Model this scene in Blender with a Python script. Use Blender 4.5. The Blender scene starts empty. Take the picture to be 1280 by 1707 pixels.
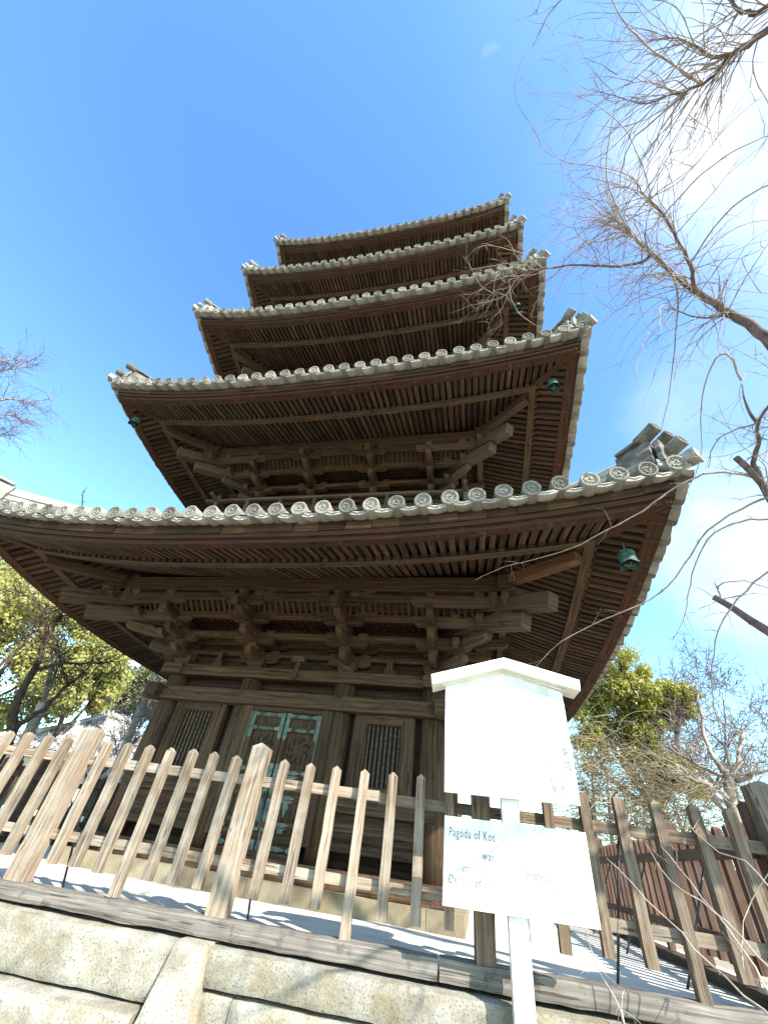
import bpy, bmesh, math, random
from math import sin, cos, pi, radians, sqrt, atan2
from mathutils import Vector, Matrix, noise
import numpy as np
V = Vector
random.seed(7)
SC = bpy.context.scene
COL = SC.collection

# ------------------------------------------------------------------ camera
W0, H0, FPX = 1280.0, 1707.0, 665.0
CAMP = V((3.03955, -9.34821, 0.0))
RT = V((0.97811, 0.1757, 0.11147)).normalized()
UP = V((0.03151, -0.65464, 0.75529))
FW = V((-0.20568, 0.73524, 0.64585)).normalized()
UP = RT.cross(FW).normalized()
cd = bpy.data.cameras.new("camera")
cam = bpy.data.objects.new("camera", cd); COL.objects.link(cam)
m = Matrix((RT, UP, -FW)).transposed().to_4x4(); m.translation = CAMP
cam.matrix_world = m
cd.sensor_fit = 'VERTICAL'; cd.sensor_height = 36.0; cd.sensor_width = 27.0
cd.lens = FPX / H0 * 36.0
cd.clip_start = 0.05; cd.clip_end = 3000
SC.camera = cam

def ray(px, py):
    return (FW + RT * ((px - W0 / 2) / FPX) - UP * ((py - H0 / 2) / FPX)).normalized()
def at(px, py, dist):
    return CAMP + ray(px, py) * dist

# ------------------------------------------------------------------ world, sun, exposure
SUN = V((0.93, -0.80, 1.0)).normalized()
EL = math.asin(SUN.z); AZ = atan2(SUN.x, SUN.y)
w = bpy.data.worlds.new("World"); SC.world = w; w.use_nodes = True
nt = w.node_tree; nt.nodes.clear()
def N(nt, t, **k):
    n = nt.nodes.new(t)
    for a, b in k.items():
        if a in n.inputs.keys() if isinstance(a, str) else False: n.inputs[a].default_value = b
        else: setattr(n, a, b)
    return n
out = N(nt, 'ShaderNodeOutputWorld'); bg = N(nt, 'ShaderNodeBackground')
sky = N(nt, 'ShaderNodeTexSky'); sky.sky_type = 'NISHITA'; sky.sun_disc = False
sky.sun_elevation = EL; sky.sun_rotation = AZ
sky.air_density = 1.0; sky.dust_density = 0.6; sky.ozone_density = 3.0; sky.altitude = 50
SKY_STRENGTH = 0.15
# clouds: a veil that thickens to the east and small scattered puffs
tc = N(nt, 'ShaderNodeTexCoord')
wn = N(nt, 'ShaderNodeTexNoise'); wn.inputs['Scale'].default_value = 4.5; wn.inputs['Detail'].default_value = 6
nt.links.new(tc.outputs['Generated'], wn.inputs['Vector'])
ws = N(nt, 'ShaderNodeVectorMath', operation='SUBTRACT'); ws.inputs[1].default_value = (.5, .5, .5); nt.links.new(wn.outputs['Color'], ws.inputs[0])
ws2 = N(nt, 'ShaderNodeVectorMath', operation='SCALE'); ws2.inputs['Scale'].default_value = .20; nt.links.new(ws.outputs[0], ws2.inputs[0])
wa = N(nt, 'ShaderNodeVectorMath', operation='ADD'); nt.links.new(tc.outputs['Generated'], wa.inputs[0]); nt.links.new(ws2.outputs[0], wa.inputs[1])
wnn = N(nt, 'ShaderNodeVectorMath', operation='NORMALIZE'); nt.links.new(wa.outputs[0], wnn.inputs[0])
def cloudmask(direction, lo, hi):
    vd = N(nt, 'ShaderNodeVectorMath', operation='DOT_PRODUCT'); vd.inputs[1].default_value = direction
    nt.links.new(wnn.outputs[0], vd.inputs[0])
    mr = N(nt, 'ShaderNodeMapRange', interpolation_type='SMOOTHSTEP')
    mr.inputs['From Min'].default_value = lo; mr.inputs['From Max'].default_value = hi
    nt.links.new(vd.outputs['Value'], mr.inputs['Value'])
    return mr.outputs['Result']
def math2(op, a, b, clamp=False):
    n = N(nt, 'ShaderNodeMath', operation=op); n.use_clamp = clamp
    for i, s in enumerate((a, b)):
        if isinstance(s, (int, float)): n.inputs[i].default_value = s
        else: nt.links.new(s, n.inputs[i])
    return n.outputs[0]
nz = N(nt, 'ShaderNodeTexNoise'); nz.inputs['Scale'].default_value = 3.2; nz.inputs['Detail'].default_value = 7; nz.inputs['Roughness'].default_value = 0.55
nt.links.new(tc.outputs['Generated'], nz.inputs['Vector'])
nzc = N(nt, 'ShaderNodeMapRange'); nzc.inputs['From Min'].default_value = 0.40; nzc.inputs['From Max'].default_value = 0.62
nt.links.new(nz.outputs['Fac'], nzc.inputs['Value'])
veil = cloudmask(V((1.0, -0.25, 0.72)).normalized(), 0.50, 1.10)
puffs = None
CLOUDS = [((1250, 905), .975, .998, .95), ((1195, 820), .993, .9993, .6), ((1450, 110), .93, .998, .85), ((1440, 330), .96, .999, .3),
          ((815, 68), .99982, 1.0001, .17), ((225, 1120), .990, .9993, .9), ((-20, 965), .985, .998, .8), ((1270, 640), .975, .997, .3)]
for (px, py), lo, hi, k in CLOUDS:
    mk = math2('MULTIPLY', cloudmask(ray(px, py), lo, hi), k)
    puffs = mk if puffs is None else math2('MAXIMUM', puffs, mk)
pn = math2('MULTIPLY', puffs, math2('ADD', math2('MULTIPLY', nzc.outputs['Result'], 0.75), 0.45), True)
vn = math2('MULTIPLY', veil, math2('ADD', math2('MULTIPLY', nzc.outputs['Result'], 0.25), 0.16), True)
fac = math2('MAXIMUM', pn, vn, True)
hz = N(nt, 'ShaderNodeSeparateXYZ'); nt.links.new(tc.outputs['Generated'], hz.inputs[0])
mixc = N(nt, 'ShaderNodeMixRGB'); nt.links.new(fac, mixc.inputs['Fac'])
tint = N(nt, 'ShaderNodeMixRGB', blend_type='MULTIPLY'); tint.inputs['Fac'].default_value = 1.0
tr_ = N(nt, 'ShaderNodeValToRGB'); te = tr_.color_ramp.elements
te[0].position = .22; te[0].color = (1.0, 1.22, 1.06, 1); te[1].position = .90; te[1].color = (0.58, 0.86, 1.12, 1)
hsep = N(nt, 'ShaderNodeSeparateXYZ'); nt.links.new(tc.outputs['Generated'], hsep.inputs[0])
nt.links.new(hsep.outputs['Z'], tr_.inputs['Fac']); nt.links.new(tr_.outputs['Color'], tint.inputs['Color2'])
nt.links.new(sky.outputs[0], tint.inputs['Color1'])
nt.links.new(tint.outputs[0], mixc.inputs['Color1'])
mixc.inputs['Color2'].default_value = (2.9, 3.05, 3.1, 1)
nt.links.new(mixc.outputs[0], bg.inputs['Color']); bg.inputs['Strength'].default_value = SKY_STRENGTH
nt.links.new(bg.outputs[0], out.inputs['Surface'])

sd = bpy.data.lights.new("sun", 'SUN'); sd.energy = 3.6; sd.angle = radians(0.5); sd.color = (1.0, 0.95, 0.86)
so = bpy.data.objects.new("sun", sd); COL.objects.link(so)
so.rotation_euler = (-SUN).to_track_quat('-Z', 'Y').to_euler(); so.location = SUN * 40
SC.view_settings.view_transform = 'Standard'; SC.view_settings.look = 'None'
SC.view_settings.gamma = 1; SC.view_settings.use_curve_mapping = False
SC.view_settings.exposure = 1.75
SC.cycles.max_bounces = 6; SC.cycles.diffuse_bounces = 4

# ------------------------------------------------------------------ materials
def mat(name, build):
    m = bpy.data.materials.new(name); m.use_nodes = True
    t = m.node_tree; b = t.nodes['Principled BSDF']
    build(t, b); return m
def ramp(t, src, stops):
    r = N(t, 'ShaderNodeValToRGB'); e = r.color_ramp.elements
    while len(e) < len(stops): e.new(0.5)
    for i, (p, c) in enumerate(stops):
        e[i].position = p; e[i].color = (c[0], c[1], c[2], 1)
    t.links.new(src, r.inputs['Fac']); return r.outputs['Color']
def noi(t, vec, scale, detail=4, rough=0.55, sc3=None):
    if sc3:
        mp = N(t, 'ShaderNodeMapping'); mp.inputs['Scale'].default_value = sc3
        t.links.new(vec, mp.inputs['Vector']); vec = mp.outputs[0]
    n = N(t, 'ShaderNodeTexNoise'); n.inputs['Scale'].default_value = scale; n.inputs['Detail'].default_value = detail
    n.inputs['Roughness'].default_value = rough
    t.links.new(vec, n.inputs['Vector']); return n.outputs['Fac']
def mix(t, f, a, b, mode='MIX'):
    n = N(t, 'ShaderNodeMixRGB', blend_type=mode)
    for i, s in (('Fac', f), ('Color1', a), ('Color2', b)):
        if isinstance(s, (int, float)): n.inputs[i].default_value = s
        elif isinstance(s, tuple): n.inputs[i].default_value = (s[0], s[1], s[2], 1)
        else: t.links.new(s, n.inputs[i])
    return n.outputs[0]
def mr(t, s, a, b, c, d):
    n = N(t, 'ShaderNodeMapRange'); t.links.new(s, n.inputs['Value'])
    for k, v in zip(('From Min', 'From Max', 'To Min', 'To Max'), (a, b, c, d)): n.inputs[k].default_value = v
    return n.outputs['Result']
def bump(t, b, h, strength, dist):
    n = N(t, 'ShaderNodeBump'); n.inputs['Strength'].default_value = strength; n.inputs['Distance'].default_value = dist
    t.links.new(h, n.inputs['Height']); t.links.new(n.outputs[0], b.inputs['Normal'])

def wood(name, dark, mid, light, grey=None, greyamt=0.0, gs=1.0, rough=0.8, bstr=0.5, var=0.35, stain=None):
    def f(t, b):
        uv = N(t, 'ShaderNodeUVMap').outputs[0]
        ob = N(t, 'ShaderNodeTexCoord').outputs['Object']
        at_ = N(t, 'ShaderNodeAttribute', attribute_name='rnd')
        g1 = noi(t, uv, 1.0, 6, 0.65, (1.6 * gs, 42 * gs, 1))
        wv = N(t, 'ShaderNodeTexWave', wave_type='BANDS', bands_direction='Y')
        wv.inputs['Scale'].default_value = 4 * gs; wv.inputs['Distortion'].default_value = 5.5; wv.inputs['Detail'].default_value = 3
        wv.inputs['Detail Scale'].default_value = 0.7
        mp = N(t, 'ShaderNodeMapping'); mp.inputs['Scale'].default_value = (0.28, 1, 1)
        t.links.new(uv, mp.inputs[0]); t.links.new(mp.outputs[0], wv.inputs['Vector'])
        gm = N(t, 'ShaderNodeMath', operation='MULTIPLY_ADD'); t.links.new(wv.outputs['Fac'], gm.inputs[0]); gm.inputs[1].default_value = 0.10
        t.links.new(g1, gm.inputs[2])
        c = ramp(t, gm.outputs[0], [(0.34, dark), (0.54, mid), (0.76, light)])
        ck = noi(t, uv, 1.0, 3, 0.5, (.55 * gs, 17 * gs, 1))
        ab = N(t, 'ShaderNodeMath', operation='SUBTRACT'); t.links.new(ck, ab.inputs[0]); ab.inputs[1].default_value = .5
        ab2 = N(t, 'ShaderNodeMath', operation='ABSOLUTE'); t.links.new(ab.outputs[0], ab2.inputs[0])
        pa = noi(t, uv, 1.0, 2, 0.5, (1.3, 3, 1))
        wd = mr(t, pa, .45, .62, 0.0, .016)
        lt = N(t, 'ShaderNodeMath', operation='LESS_THAN'); t.links.new(ab2.outputs[0], lt.inputs[0]); t.links.new(wd, lt.inputs[1])
        fk = N(t, 'ShaderNodeMath', operation='MULTIPLY'); t.links.new(lt.outputs[0], fk.inputs[0]); fk.inputs[1].default_value = .75
        vf = mr(t, at_.outputs['Fac'], 0, 1, 1 - var, 1 + var)
        vm = N(t, 'ShaderNodeVectorMath', operation='SCALE'); t.links.new(c, vm.inputs[0]); t.links.new(vf, vm.inputs['Scale'])
        c = vm.outputs[0]
        if grey:
            gn = noi(t, ob, 1.7, 5, 0.6)
            c = mix(t, mr(t, gn, 0.42, 0.62, 0, greyamt), c, grey)
        if stain:
            sn = noi(t, ob, 4.5, 6, 0.7)
            c = mix(t, mr(t, sn, 0.56, 0.68, 0, stain[1]), c, stain[0])
        c = mix(t, fk.outputs[0], c, (dark[0] * .4, dark[1] * .4, dark[2] * .4))
        t.links.new(c, b.inputs['Base Color']); b.inputs['Roughness'].default_value = rough
        b.inputs['Specular IOR Level'].default_value = 0.25
        bump(t, b, gm.outputs[0], bstr, 0.006)
    return mat(name, f)
def stone(name, cols, scale, speck=None, rough=0.9, bstr=0.5, bd=0.02, moss=None):
    def f(t, b):
        ob = N(t, 'ShaderNodeTexCoord').outputs['Object']
        at_ = N(t, 'ShaderNodeAttribute', attribute_name='rnd')
        n1 = noi(t, ob, scale, 8, 0.62)
        c = ramp(t, n1, [(0.3, cols[0]), (0.5, cols[1]), (0.7, cols[2])])
        n2 = noi(t, ob, scale * 14, 4, 0.7)
        if speck: c = mix(t, mr(t, n2, 0.52, 0.66, 0, speck[1]), c, speck[0])
        if moss:
            n3 = noi(t, ob, scale * 0.6, 5, 0.6)
            c = mix(t, mr(t, n3, 0.5, 0.65, 0, moss[1]), c, moss[0])
        vf = mr(t, at_.outputs['Fac'], 0, 1, 0.82, 1.18)
        if name == 'clay_tile_face':
            oi = N(t, 'ShaderNodeObjectInfo'); mm = N(t, 'ShaderNodeMath', operation='MULTIPLY'); t.links.new(vf, mm.inputs[0]); t.links.new(mr(t, oi.outputs['Random'], 0, 1, .6, 1.35), mm.inputs[1]); vf = mm.outputs[0]
        vm = N(t, 'ShaderNodeVectorMath', operation='SCALE'); t.links.new(c, vm.inputs[0]); t.links.new(vf, vm.inputs['Scale'])
        t.links.new(vm.outputs[0], b.inputs['Base Color']); b.inputs['Roughness'].default_value = rough
        b.inputs['Specular IOR Level'].default_value = 0.2
        ad = N(t, 'ShaderNodeMath', operation='MULTIPLY_ADD'); t.links.new(n2, ad.inputs[0]); ad.inputs[1].default_value = 0.35; t.links.new(n1, ad.inputs[2])
        bump(t, b, ad.outputs[0], bstr, bd)
    return mat(name, f)
def leafmat(name, c1, c2, c3):
    def f(t, b):
        at_ = N(t, 'ShaderNodeAttribute', attribute_name='rnd')
        c = ramp(t, at_.outputs['Fac'], [(0.0, c1), (0.5, c2), (1.0, c3)])
        t.links.new(c, b.inputs['Base Color']); b.inputs['Roughness'].default_value = 0.45
        tr = N(t, 'ShaderNodeBsdfTranslucent'); t.links.new(c, tr.inputs['Color'])
        mx = N(t, 'ShaderNodeMixShader'); mx.inputs[0].default_value = 0.45
        o = t.nodes['Material Output']
        t.links.new(b.outputs[0], mx.inputs[1]); t.links.new(tr.outputs[0], mx.inputs[2]); t.links.new(mx.outputs[0], o.inputs[0])
    return mat(name, f)
def plain(name, col, rough=0.6, metal=0.0, n=None):
    def f(t, b):
        b.inputs['Roughness'].default_value = rough; b.inputs['Metallic'].default_value = metal
        ob = N(t, 'ShaderNodeTexCoord').outputs['Object']
        n1 = noi(t, ob, n or 6, 6, 0.6)
        c = ramp(t, n1, [(0.3, tuple(x * 0.8 for x in col)), (0.7, tuple(min(1, x * 1.15) for x in col))])
        t.links.new(c, b.inputs['Base Color'])
    return mat(name, f)

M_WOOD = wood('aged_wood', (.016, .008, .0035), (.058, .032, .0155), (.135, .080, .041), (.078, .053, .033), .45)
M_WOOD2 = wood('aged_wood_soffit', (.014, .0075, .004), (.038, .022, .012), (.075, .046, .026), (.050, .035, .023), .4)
M_RAFT = wood('rafter_wood', (.013, .0065, .003), (.046, .0255, .0125), (.115, .066, .034), (.060, .041, .026), .4, var=.55)
M_RED = wood('red_brown_wood', (.015, .0055, .003), (.048, .018, .008), (.105, .044, .019), (.046, .026, .015), .5)
M_ORANGE = wood('orange_brown_wood', (.06, .028, .014), (.12, .058, .03), (.19, .10, .055), None, 0)
M_PATCH = wood('patched_eave_board', (.03, .016, .009), (.065, .037, .02), (.15, .10, .055), (.045, .028, .018), .85, var=.6)
M_GREYW = wood('grey_wood', (.024, .014, .008), (.072, .047, .029), (.145, .102, .066), (.088, .065, .046), .5)
M_FENCE = wood('fence_wood', (.095, .062, .038), (.24, .175, .12), (.40, .32, .235), (.37, .325, .26), .85, gs=1.3, var=.22, bstr=.7)
M_FENCE2 = wood('fence_wood_brown', (.055, .034, .021), (.145, .100, .066), (.25, .185, .13), (.23, .195, .15), .75, gs=1.3, var=.25, bstr=.7)
M_FDARK = wood('inner_fence_wood', (.05, .024, .017), (.10, .050, .034), (.17, .095, .066), (.14, .10, .075), .6, gs=1.3, var=.25)
M_SILL = wood('weathered_sill', (.06, .05, .042), (.19, .165, .138), (.31, .28, .235), (.12, .105, .088), .6, gs=.8, var=.15, bstr=1.0, stain=((.05, .042, .035), .8))
M_TILE = stone('clay_tile', ((.15, .142, .12), (.30, .285, .245), (.43, .41, .36)), 3.5, ((.52, .48, .40), .5), .75, .4, .006)
M_TILED = stone('clay_tile_face', ((.06, .056, .048), (.17, .16, .135), (.32, .30, .255)), 6, ((.40, .37, .30), .5), .75, .4, .004)
M_GRAN = stone('granite', ((.20, .175, .13), (.30, .275, .22), (.40, .375, .32)), 5.0, ((.085, .075, .05), .8), .9, .9, .02, moss=((.20, .15, .07), .5))
M_BASE = stone('base_stone', ((.16, .13, .08), (.24, .20, .13), (.32, .28, .20)), 2.5, ((.2, .17, .12), .4), .9, .6, .02)
M_GRAV = stone('pale_gravel', ((.56, .52, .44), (.66, .62, .54), (.74, .70, .62)), 3.0, ((.42, .38, .30), .5), .95, .6, .01)
M_DIRT = stone('earth', ((.20, .17, .12), (.30, .26, .19), (.40, .35, .27)), 1.2, ((.1, .09, .06), .4), .95, .6, .02)
M_BRONZE = stone('green_bronze', ((.018, .042, .035), (.04, .085, .072), (.09, .15, .125)), 12, ((.12, .18, .15), .35), .6, .3, .004)
M_PATINA = stone('patina_fitting', ((.05, .075, .058), (.11, .15, .115), (.20, .25, .20)), 14, ((.045, .035, .025), .55), .7, .5, .004)
M_WHITE = plain('white_paint', (.74, .73, .67), .5)
M_INK = plain('glare_washed_ink', (.16, .165, .17), .8)  # ink greyed to imitate strong sun washing out the lettering
M_INKF = plain('glare_paled_ink', (.27, .275, .27), .8)  # paler grey painted for letters the glare washes out most
M_STEEL = plain('steel', (.09, .09, .09), .45, .7)
M_IRON = plain('rusty_iron', (.10, .045, .03), .7, .2)
M_BLACK = plain('dark_gap', (.012, .010, .009), .9)
M_BARK = stone('bark_dark', ((.035, .025, .02), (.075, .055, .045), (.14, .11, .095)), 9, None, .9, .8, .02)
M_CHERRY = stone('cherry_bark', ((.06, .042, .04), (.13, .095, .088), (.22, .17, .155)), 9, None, .85, .6, .01)
M_TWIG = stone('pale_twig', ((.19, .15, .115), (.31, .25, .195), (.44, .375, .30)), 9, None, .8, .3, .004)
M_BARKP = stone('bark_pale', ((.16, .13, .10), (.30, .25, .20), (.46, .40, .33)), 6, None, .9, .6, .02)
M_TWIGP = stone('purple_twig', ((.10, .07, .075), (.18, .13, .135), (.27, .20, .20)), 6, None, .9, .3, .004)
M_STRAW = stone('dry_stems', ((.15, .12, .07), (.26, .215, .135), (.38, .325, .22)), 5, None, .9, .3, .004)
M_LEAF = leafmat('leaf_olive', (.22, .225, .05), (.42, .41, .12), (.58, .52, .21))  # lightened so the leaf colour carries the veiling glare over these trees
M_LEAF2 = leafmat('leaf_bright', (.17, .19, .03), (.36, .36, .07), (.52, .46, .13))
M_LEAF3 = leafmat('leaf_far', (.10, .12, .04), (.21, .22, .09), (.33, .31, .16))
M_WALL = plain('plaster', (.55, .50, .42), .9)
M_ROOFW = stone('sunlit_roof_tile', ((.23, .22, .20), (.31, .30, .28), (.40, .39, .36)), 2, None, .6, .2, .01)

# ------------------------------------------------------------------ mesh helper
class MB:
    def __init__(s):
        s.v = []; s.f = []; s.uv = []; s.r = []; s.M = None; s.sm = []
    def add(s, vs, fs, uvs=None, rnd=None, smooth=False):
        o = len(s.v); rnd = random.random() if rnd is None else rnd
        if s.M is not None: vs = [s.M @ V(q) for q in vs]
        s.v.extend(vs)
        for i, f in enumerate(fs):
            s.f.append([o + k for k in f])
            if uvs is None: s.uv.extend([(vs[k][0] + vs[k][1], vs[k][2]) for k in f])
            else: s.uv.extend(uvs[i])
            s.r.append(rnd); s.sm.append(smooth)
        return s
    def hexa(s, P, L, rnd=None):
        # P: 8 corners: 0-3 at start (around), 4-7 at end, u runs along the length
        a = random.random() * 20; b = random.random() * 20
        w = (V(P[1]) - V(P[0])).length; h = (V(P[2]) - V(P[1])).length
        fs = [(0, 1, 5, 4), (1, 2, 6, 5), (2, 3, 7, 6), (3, 0, 4, 7), (3, 2, 1, 0), (4, 5, 6, 7)]
        acc = [0, w, w + h, 2 * w + h]; ws = [w, h, w, h]
        uv = []
        for k in range(4):
            y0 = b + acc[k]; y1 = y0 + ws[k]
            uv.append([(a, y0), (a, y1), (a + L, y1), (a + L, y0)])
        e = [(a, b), (a + w * .1, b), (a + w * .1, b + h), (a, b + h)]
        uv.append(e); uv.append(e)
        return s.add(P, fs, uv, rnd)
    def beam(s, p0, p1, w, h, up=(0, 0, 1), w2=None, h2=None, rnd=None, anchor=0.0):
        """beam from p0 to p1; w sideways, h along up; anchor -1..1 shifts along up (1: points are the bottom face)"""
        p0 = V(p0); p1 = V(p1); d = (p1 - p0); L = d.length
        if L < 1e-5: return s
        d.normalize(); up = V(up); side = d.cross(up)
        if side.length < 1e-4: side = d.cross(V((1, 0, 0)))
        side.normalize(); u = side.cross(d).normalized()
        w2 = w if w2 is None else w2; h2 = h if h2 is None else h2
        P = []
        for p, ww, hh in ((p0, w, h), (p1, w2, h2)):
            c = p + u * (hh / 2 * anchor)
            P += [c - side * ww / 2 - u * hh / 2, c + side * ww / 2 - u * hh / 2, c + side * ww / 2 + u * hh / 2, c - side * ww / 2 + u * hh / 2]
        return s.hexa(P, L, rnd)
    def box(s, lo, hi, rnd=None):
        lo = V(lo); hi = V(hi); d = hi - lo
        ax = max(range(3), key=lambda i: d[i]); o = [(1, 2), (2, 0), (0, 1)][ax]
        P = []
        for e in (0, 1):
            for (a, b) in ((0, 0), (1, 0), (1, 1), (0, 1)):
                q = [0, 0, 0]; q[ax] = (lo, hi)[e][ax]; q[o[0]] = (lo, hi)[a][o[0]]; q[o[1]] = (lo, hi)[b][o[1]]
                P.append(V(q))
        return s.hexa(P, d[ax], rnd)
    def prism(s, pts, o, ax, ay, az, rnd=None, smooth=False):
        """2D outline pts in plane (o, ax, ay) extruded by vector az"""
        o = V(o); ax = V(ax); ay = V(ay); az = V(az); n = len(pts)
        a = random.random() * 20; b = random.random() * 20
        A = [o + ax * p[0] + ay * p[1] for p in pts]; B = [q + az for q in A]; D = az.length
        uvp = [(a + p[0], b + p[1]) for p in pts]
        if (max(p[1] for p in pts) - min(p[1] for p in pts)) > (max(p[0] for p in pts) - min(p[0] for p in pts)):
            uvp = [(q[1], q[0]) for q in uvp]
        fs = [list(range(n))[::-1], list(range(n, 2 * n))]; uv = [uvp[::-1], uvp]
        for i in range(n):
            j = (i + 1) % n
            fs.append([i, j, n + j, n + i])
            uv.append([uvp[i], uvp[j], (uvp[j][0], uvp[j][1] + D), (uvp[i][0], uvp[i][1] + D)])
        return s.add(A + B, fs, uv, rnd)
    def tube(s, pts, rad, n=6, cap=True, rnd=None, smooth=True):
        pts = [V(p) for p in pts]; k = len(pts)
        if not hasattr(rad, '__len__'): rad = [rad] * k
        vs = []; fs = []; uv = []; a = random.random() * 20
        prev = None; L = 0
        ls = []
        for i, p in enumerate(pts):
            d = (pts[min(i + 1, k - 1)] - pts[max(i - 1, 0)])
            if d.length < 1e-7: d = V((0, 0, 1))
            d.normalize()
            if prev is None: x = d.orthogonal().normalized()
            else:
                x = prev - d * prev.dot(d)
                x = x.normalized() if x.length > 1e-6 else d.orthogonal().normalized()
            prev = x; y = d.cross(x)
            for j in range(n):
                t = 2 * pi * j / n; vs.append(p + (x * cos(t) + y * sin(t)) * rad[i])
            if i: L += (pts[i] - pts[i - 1]).length
            ls.append(L)
        for i in range(k - 1):
            for j in range(n):
                j2 = (j + 1) % n
                fs.append([i * n + j, i * n + j2, (i + 1) * n + j2, (i + 1) * n + j])
                c0 = 2 * pi * rad[0] * j / n; c1 = 2 * pi * rad[0] * (j + 1) / n
                uv.append([(a + ls[i], c0), (a + ls[i], c1), (a + ls[i + 1], c1), (a + ls[i + 1], c0)])
        if cap:
            for ring, rev in ((0, True), (k - 1, False)):
                f = [ring * n + j for j in range(n)]
                if rev: f = f[::-1]
                fs.append(f); uv.append([(a + .05 * cos(6.28 * j / n), .05 * sin(6.28 * j / n)) for j in range(n)])
        return s.add(vs, fs, uv, rnd, smooth)
    def lathe(s, prof, o, axis, n=16, rnd=None, smooth=True, squash=None):
        o = V(o); axis = V(axis).normalized(); x = axis.orthogonal().normalized(); y = axis.cross(x)
        vs = []; fs = []; uv = []
        for (r, h) in prof:
            for j in range(n):
                t = 2 * pi * j / n; vs.append(o + axis * h + (x * cos(t) + y * sin(t)) * r)
        for i in range(len(prof) - 1):
            for j in range(n):
                j2 = (j + 1) % n
                fs.append([i * n + j, i * n + j2, (i + 1) * n + j2, (i + 1) * n + j])
                uv.append([(prof[i][1], j / n), (prof[i][1], (j + 1) / n), (prof[i + 1][1], (j + 1) / n), (prof[i + 1][1], j / n)])
        return s.add(vs, fs, uv, rnd, smooth)
    def build(s, name, mt, parent=None, origin=None):
        me = bpy.data.meshes.new(name)
        if origin is None: origin = world_loc(parent) if parent else V((0, 0, 0))
        co = np.array([tuple(q) for q in s.v], dtype=np.float32).reshape(-1, 3) - np.array(tuple(origin), dtype=np.float32)
        me.from_pydata(co.tolist(), [], s.f)
        ul = me.uv_layers.new(name='UVMap'); ul.data.foreach_set('uv', np.array(s.uv, dtype=np.float32).ravel())
        at_ = me.attributes.new('rnd', 'FLOAT', 'FACE'); at_.data.foreach_set('value', np.array(s.r, dtype=np.float32))
        me.polygons.foreach_set('use_smooth', np.array(s.sm, dtype=bool))
        me.materials.append(mt); me.update()
        ob = bpy.data.objects.new(name, me); COL.objects.link(ob)
        if parent:
            ob.parent = parent; ob.location = V(origin) - world_loc(parent)
        else: ob.location = origin
        WL[ob.name] = V(origin)
        return ob
WL = {}
def world_loc(o):
    return WL.get(o.name, V((0, 0, 0)))
def tag(o, label=None, cat=None, group=None, kind=None):
    if label: o['label'] = label
    if cat: o['category'] = cat
    if group: o['group'] = group
    if kind: o['kind'] = kind
    return o
def empty(name, loc, label, cat, group=None):
    o = bpy.data.objects.new(name, None); COL.objects.link(o); o.location = loc; WL[o.name] = V(loc)
    o.empty_display_size = 0.3
    return tag(o, label, cat, group)
def inst(src, parent, loc, rot=None, scale=None, name=None):
    """a copy of a part (mesh shared), loc in world"""
    c = src.copy(); COL.objects.link(c); c.parent = parent
    c.location = V(loc) - world_loc(parent)
    if rot is not None: c.rotation_euler = rot
    if scale is not None: c.scale = scale
    WL[c.name] = V(loc)
    return c
def rotz(k): return Matrix.Rotation(k * pi / 2, 4, 'Z')
def fbm(p, s): return noise.noise(V(p) * s)

# ================================================================== GROUND
GZ = -0.62      # raised temple ground
LZ = -1.62      # lower path where the viewer stands
ANG = radians(4); FT = V((cos(ANG), sin(ANG), 0)); FN = V((-sin(ANG), cos(ANG), 0))   # fence direction, inward normal
def FP(s_, d, z): return V((CAMP.x, CAMP.y + 4.5, 0)) + FT * s_ + FN * (d - 4.5) + V((0, 0, z))
b = MB()
n = 40
def gridsheet(b, fx, nx, ny):
    vs = [fx(i / nx, j / ny) for j in range(ny + 1) for i in range(nx + 1)]
    fs = [[j * (nx + 1) + i, j * (nx + 1) + i + 1, (j + 1) * (nx + 1) + i + 1, (j + 1) * (nx + 1) + i] for j in range(ny) for i in range(nx)]
    uv = [[(vs[k][0], vs[k][1]) for k in f] for f in fs]
    b.add(vs, fs, uv, 0.5, True)
gridsheet(b, lambda u, v: V(((u - .5) * 1600, (v - .5) * 1600, LZ)), 40, 40)
tag(b.build('path', M_DIRT), kind='structure')
b = MB()
P = [FP(-400, 4.62, 0), FP(400, 4.62, 0), FP(400, 800, 0), FP(-400, 800, 0)]
vs = [p + V((0, 0, LZ - .2)) for p in P] + [p + V((0, 0, GZ - .03)) for p in P]
b.add(vs, [(0, 1, 5, 4), (1, 2, 6, 5), (2, 3, 7, 6), (3, 0, 4, 7), (4, 5, 6, 7)], None, .5)
tag(b.build('ground', M_DIRT), kind='structure')
b = MB()
def gy(u, v):
    x = -6 + 12 * u; q = FP(0, 4.60, 0); y0 = q.y + (x - q.x) * math.tan(ANG); y = y0 + (6.2 - y0) * v
    return V((x, y, GZ + .012 * fbm((x, y, 0), 1.3) + (0 if .02 < v else -.01)))
gridsheet(b, gy, 90, 90)
tag(b.build('gravel_yard', M_GRAV), kind='structure')

# ================================================================== PAGODA
ROOF = [(5.63254, 3.21554, 3.76792), (5.41837, 7.28493, 7.92452), (5.25595, 11.37594, 12.31599), (5.12636, 15.30873, 16.3109), (5.01063, 18.97344, 20.15824)]
BODY = [2.4, 2.2, 2.05, 1.92, 1.80]
pag = empty('pagoda', (0, 0, GZ), 'tall five-storey dark wooden pagoda with pale grey tiled eaves behind the picket fence', 'pagoda')

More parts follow.
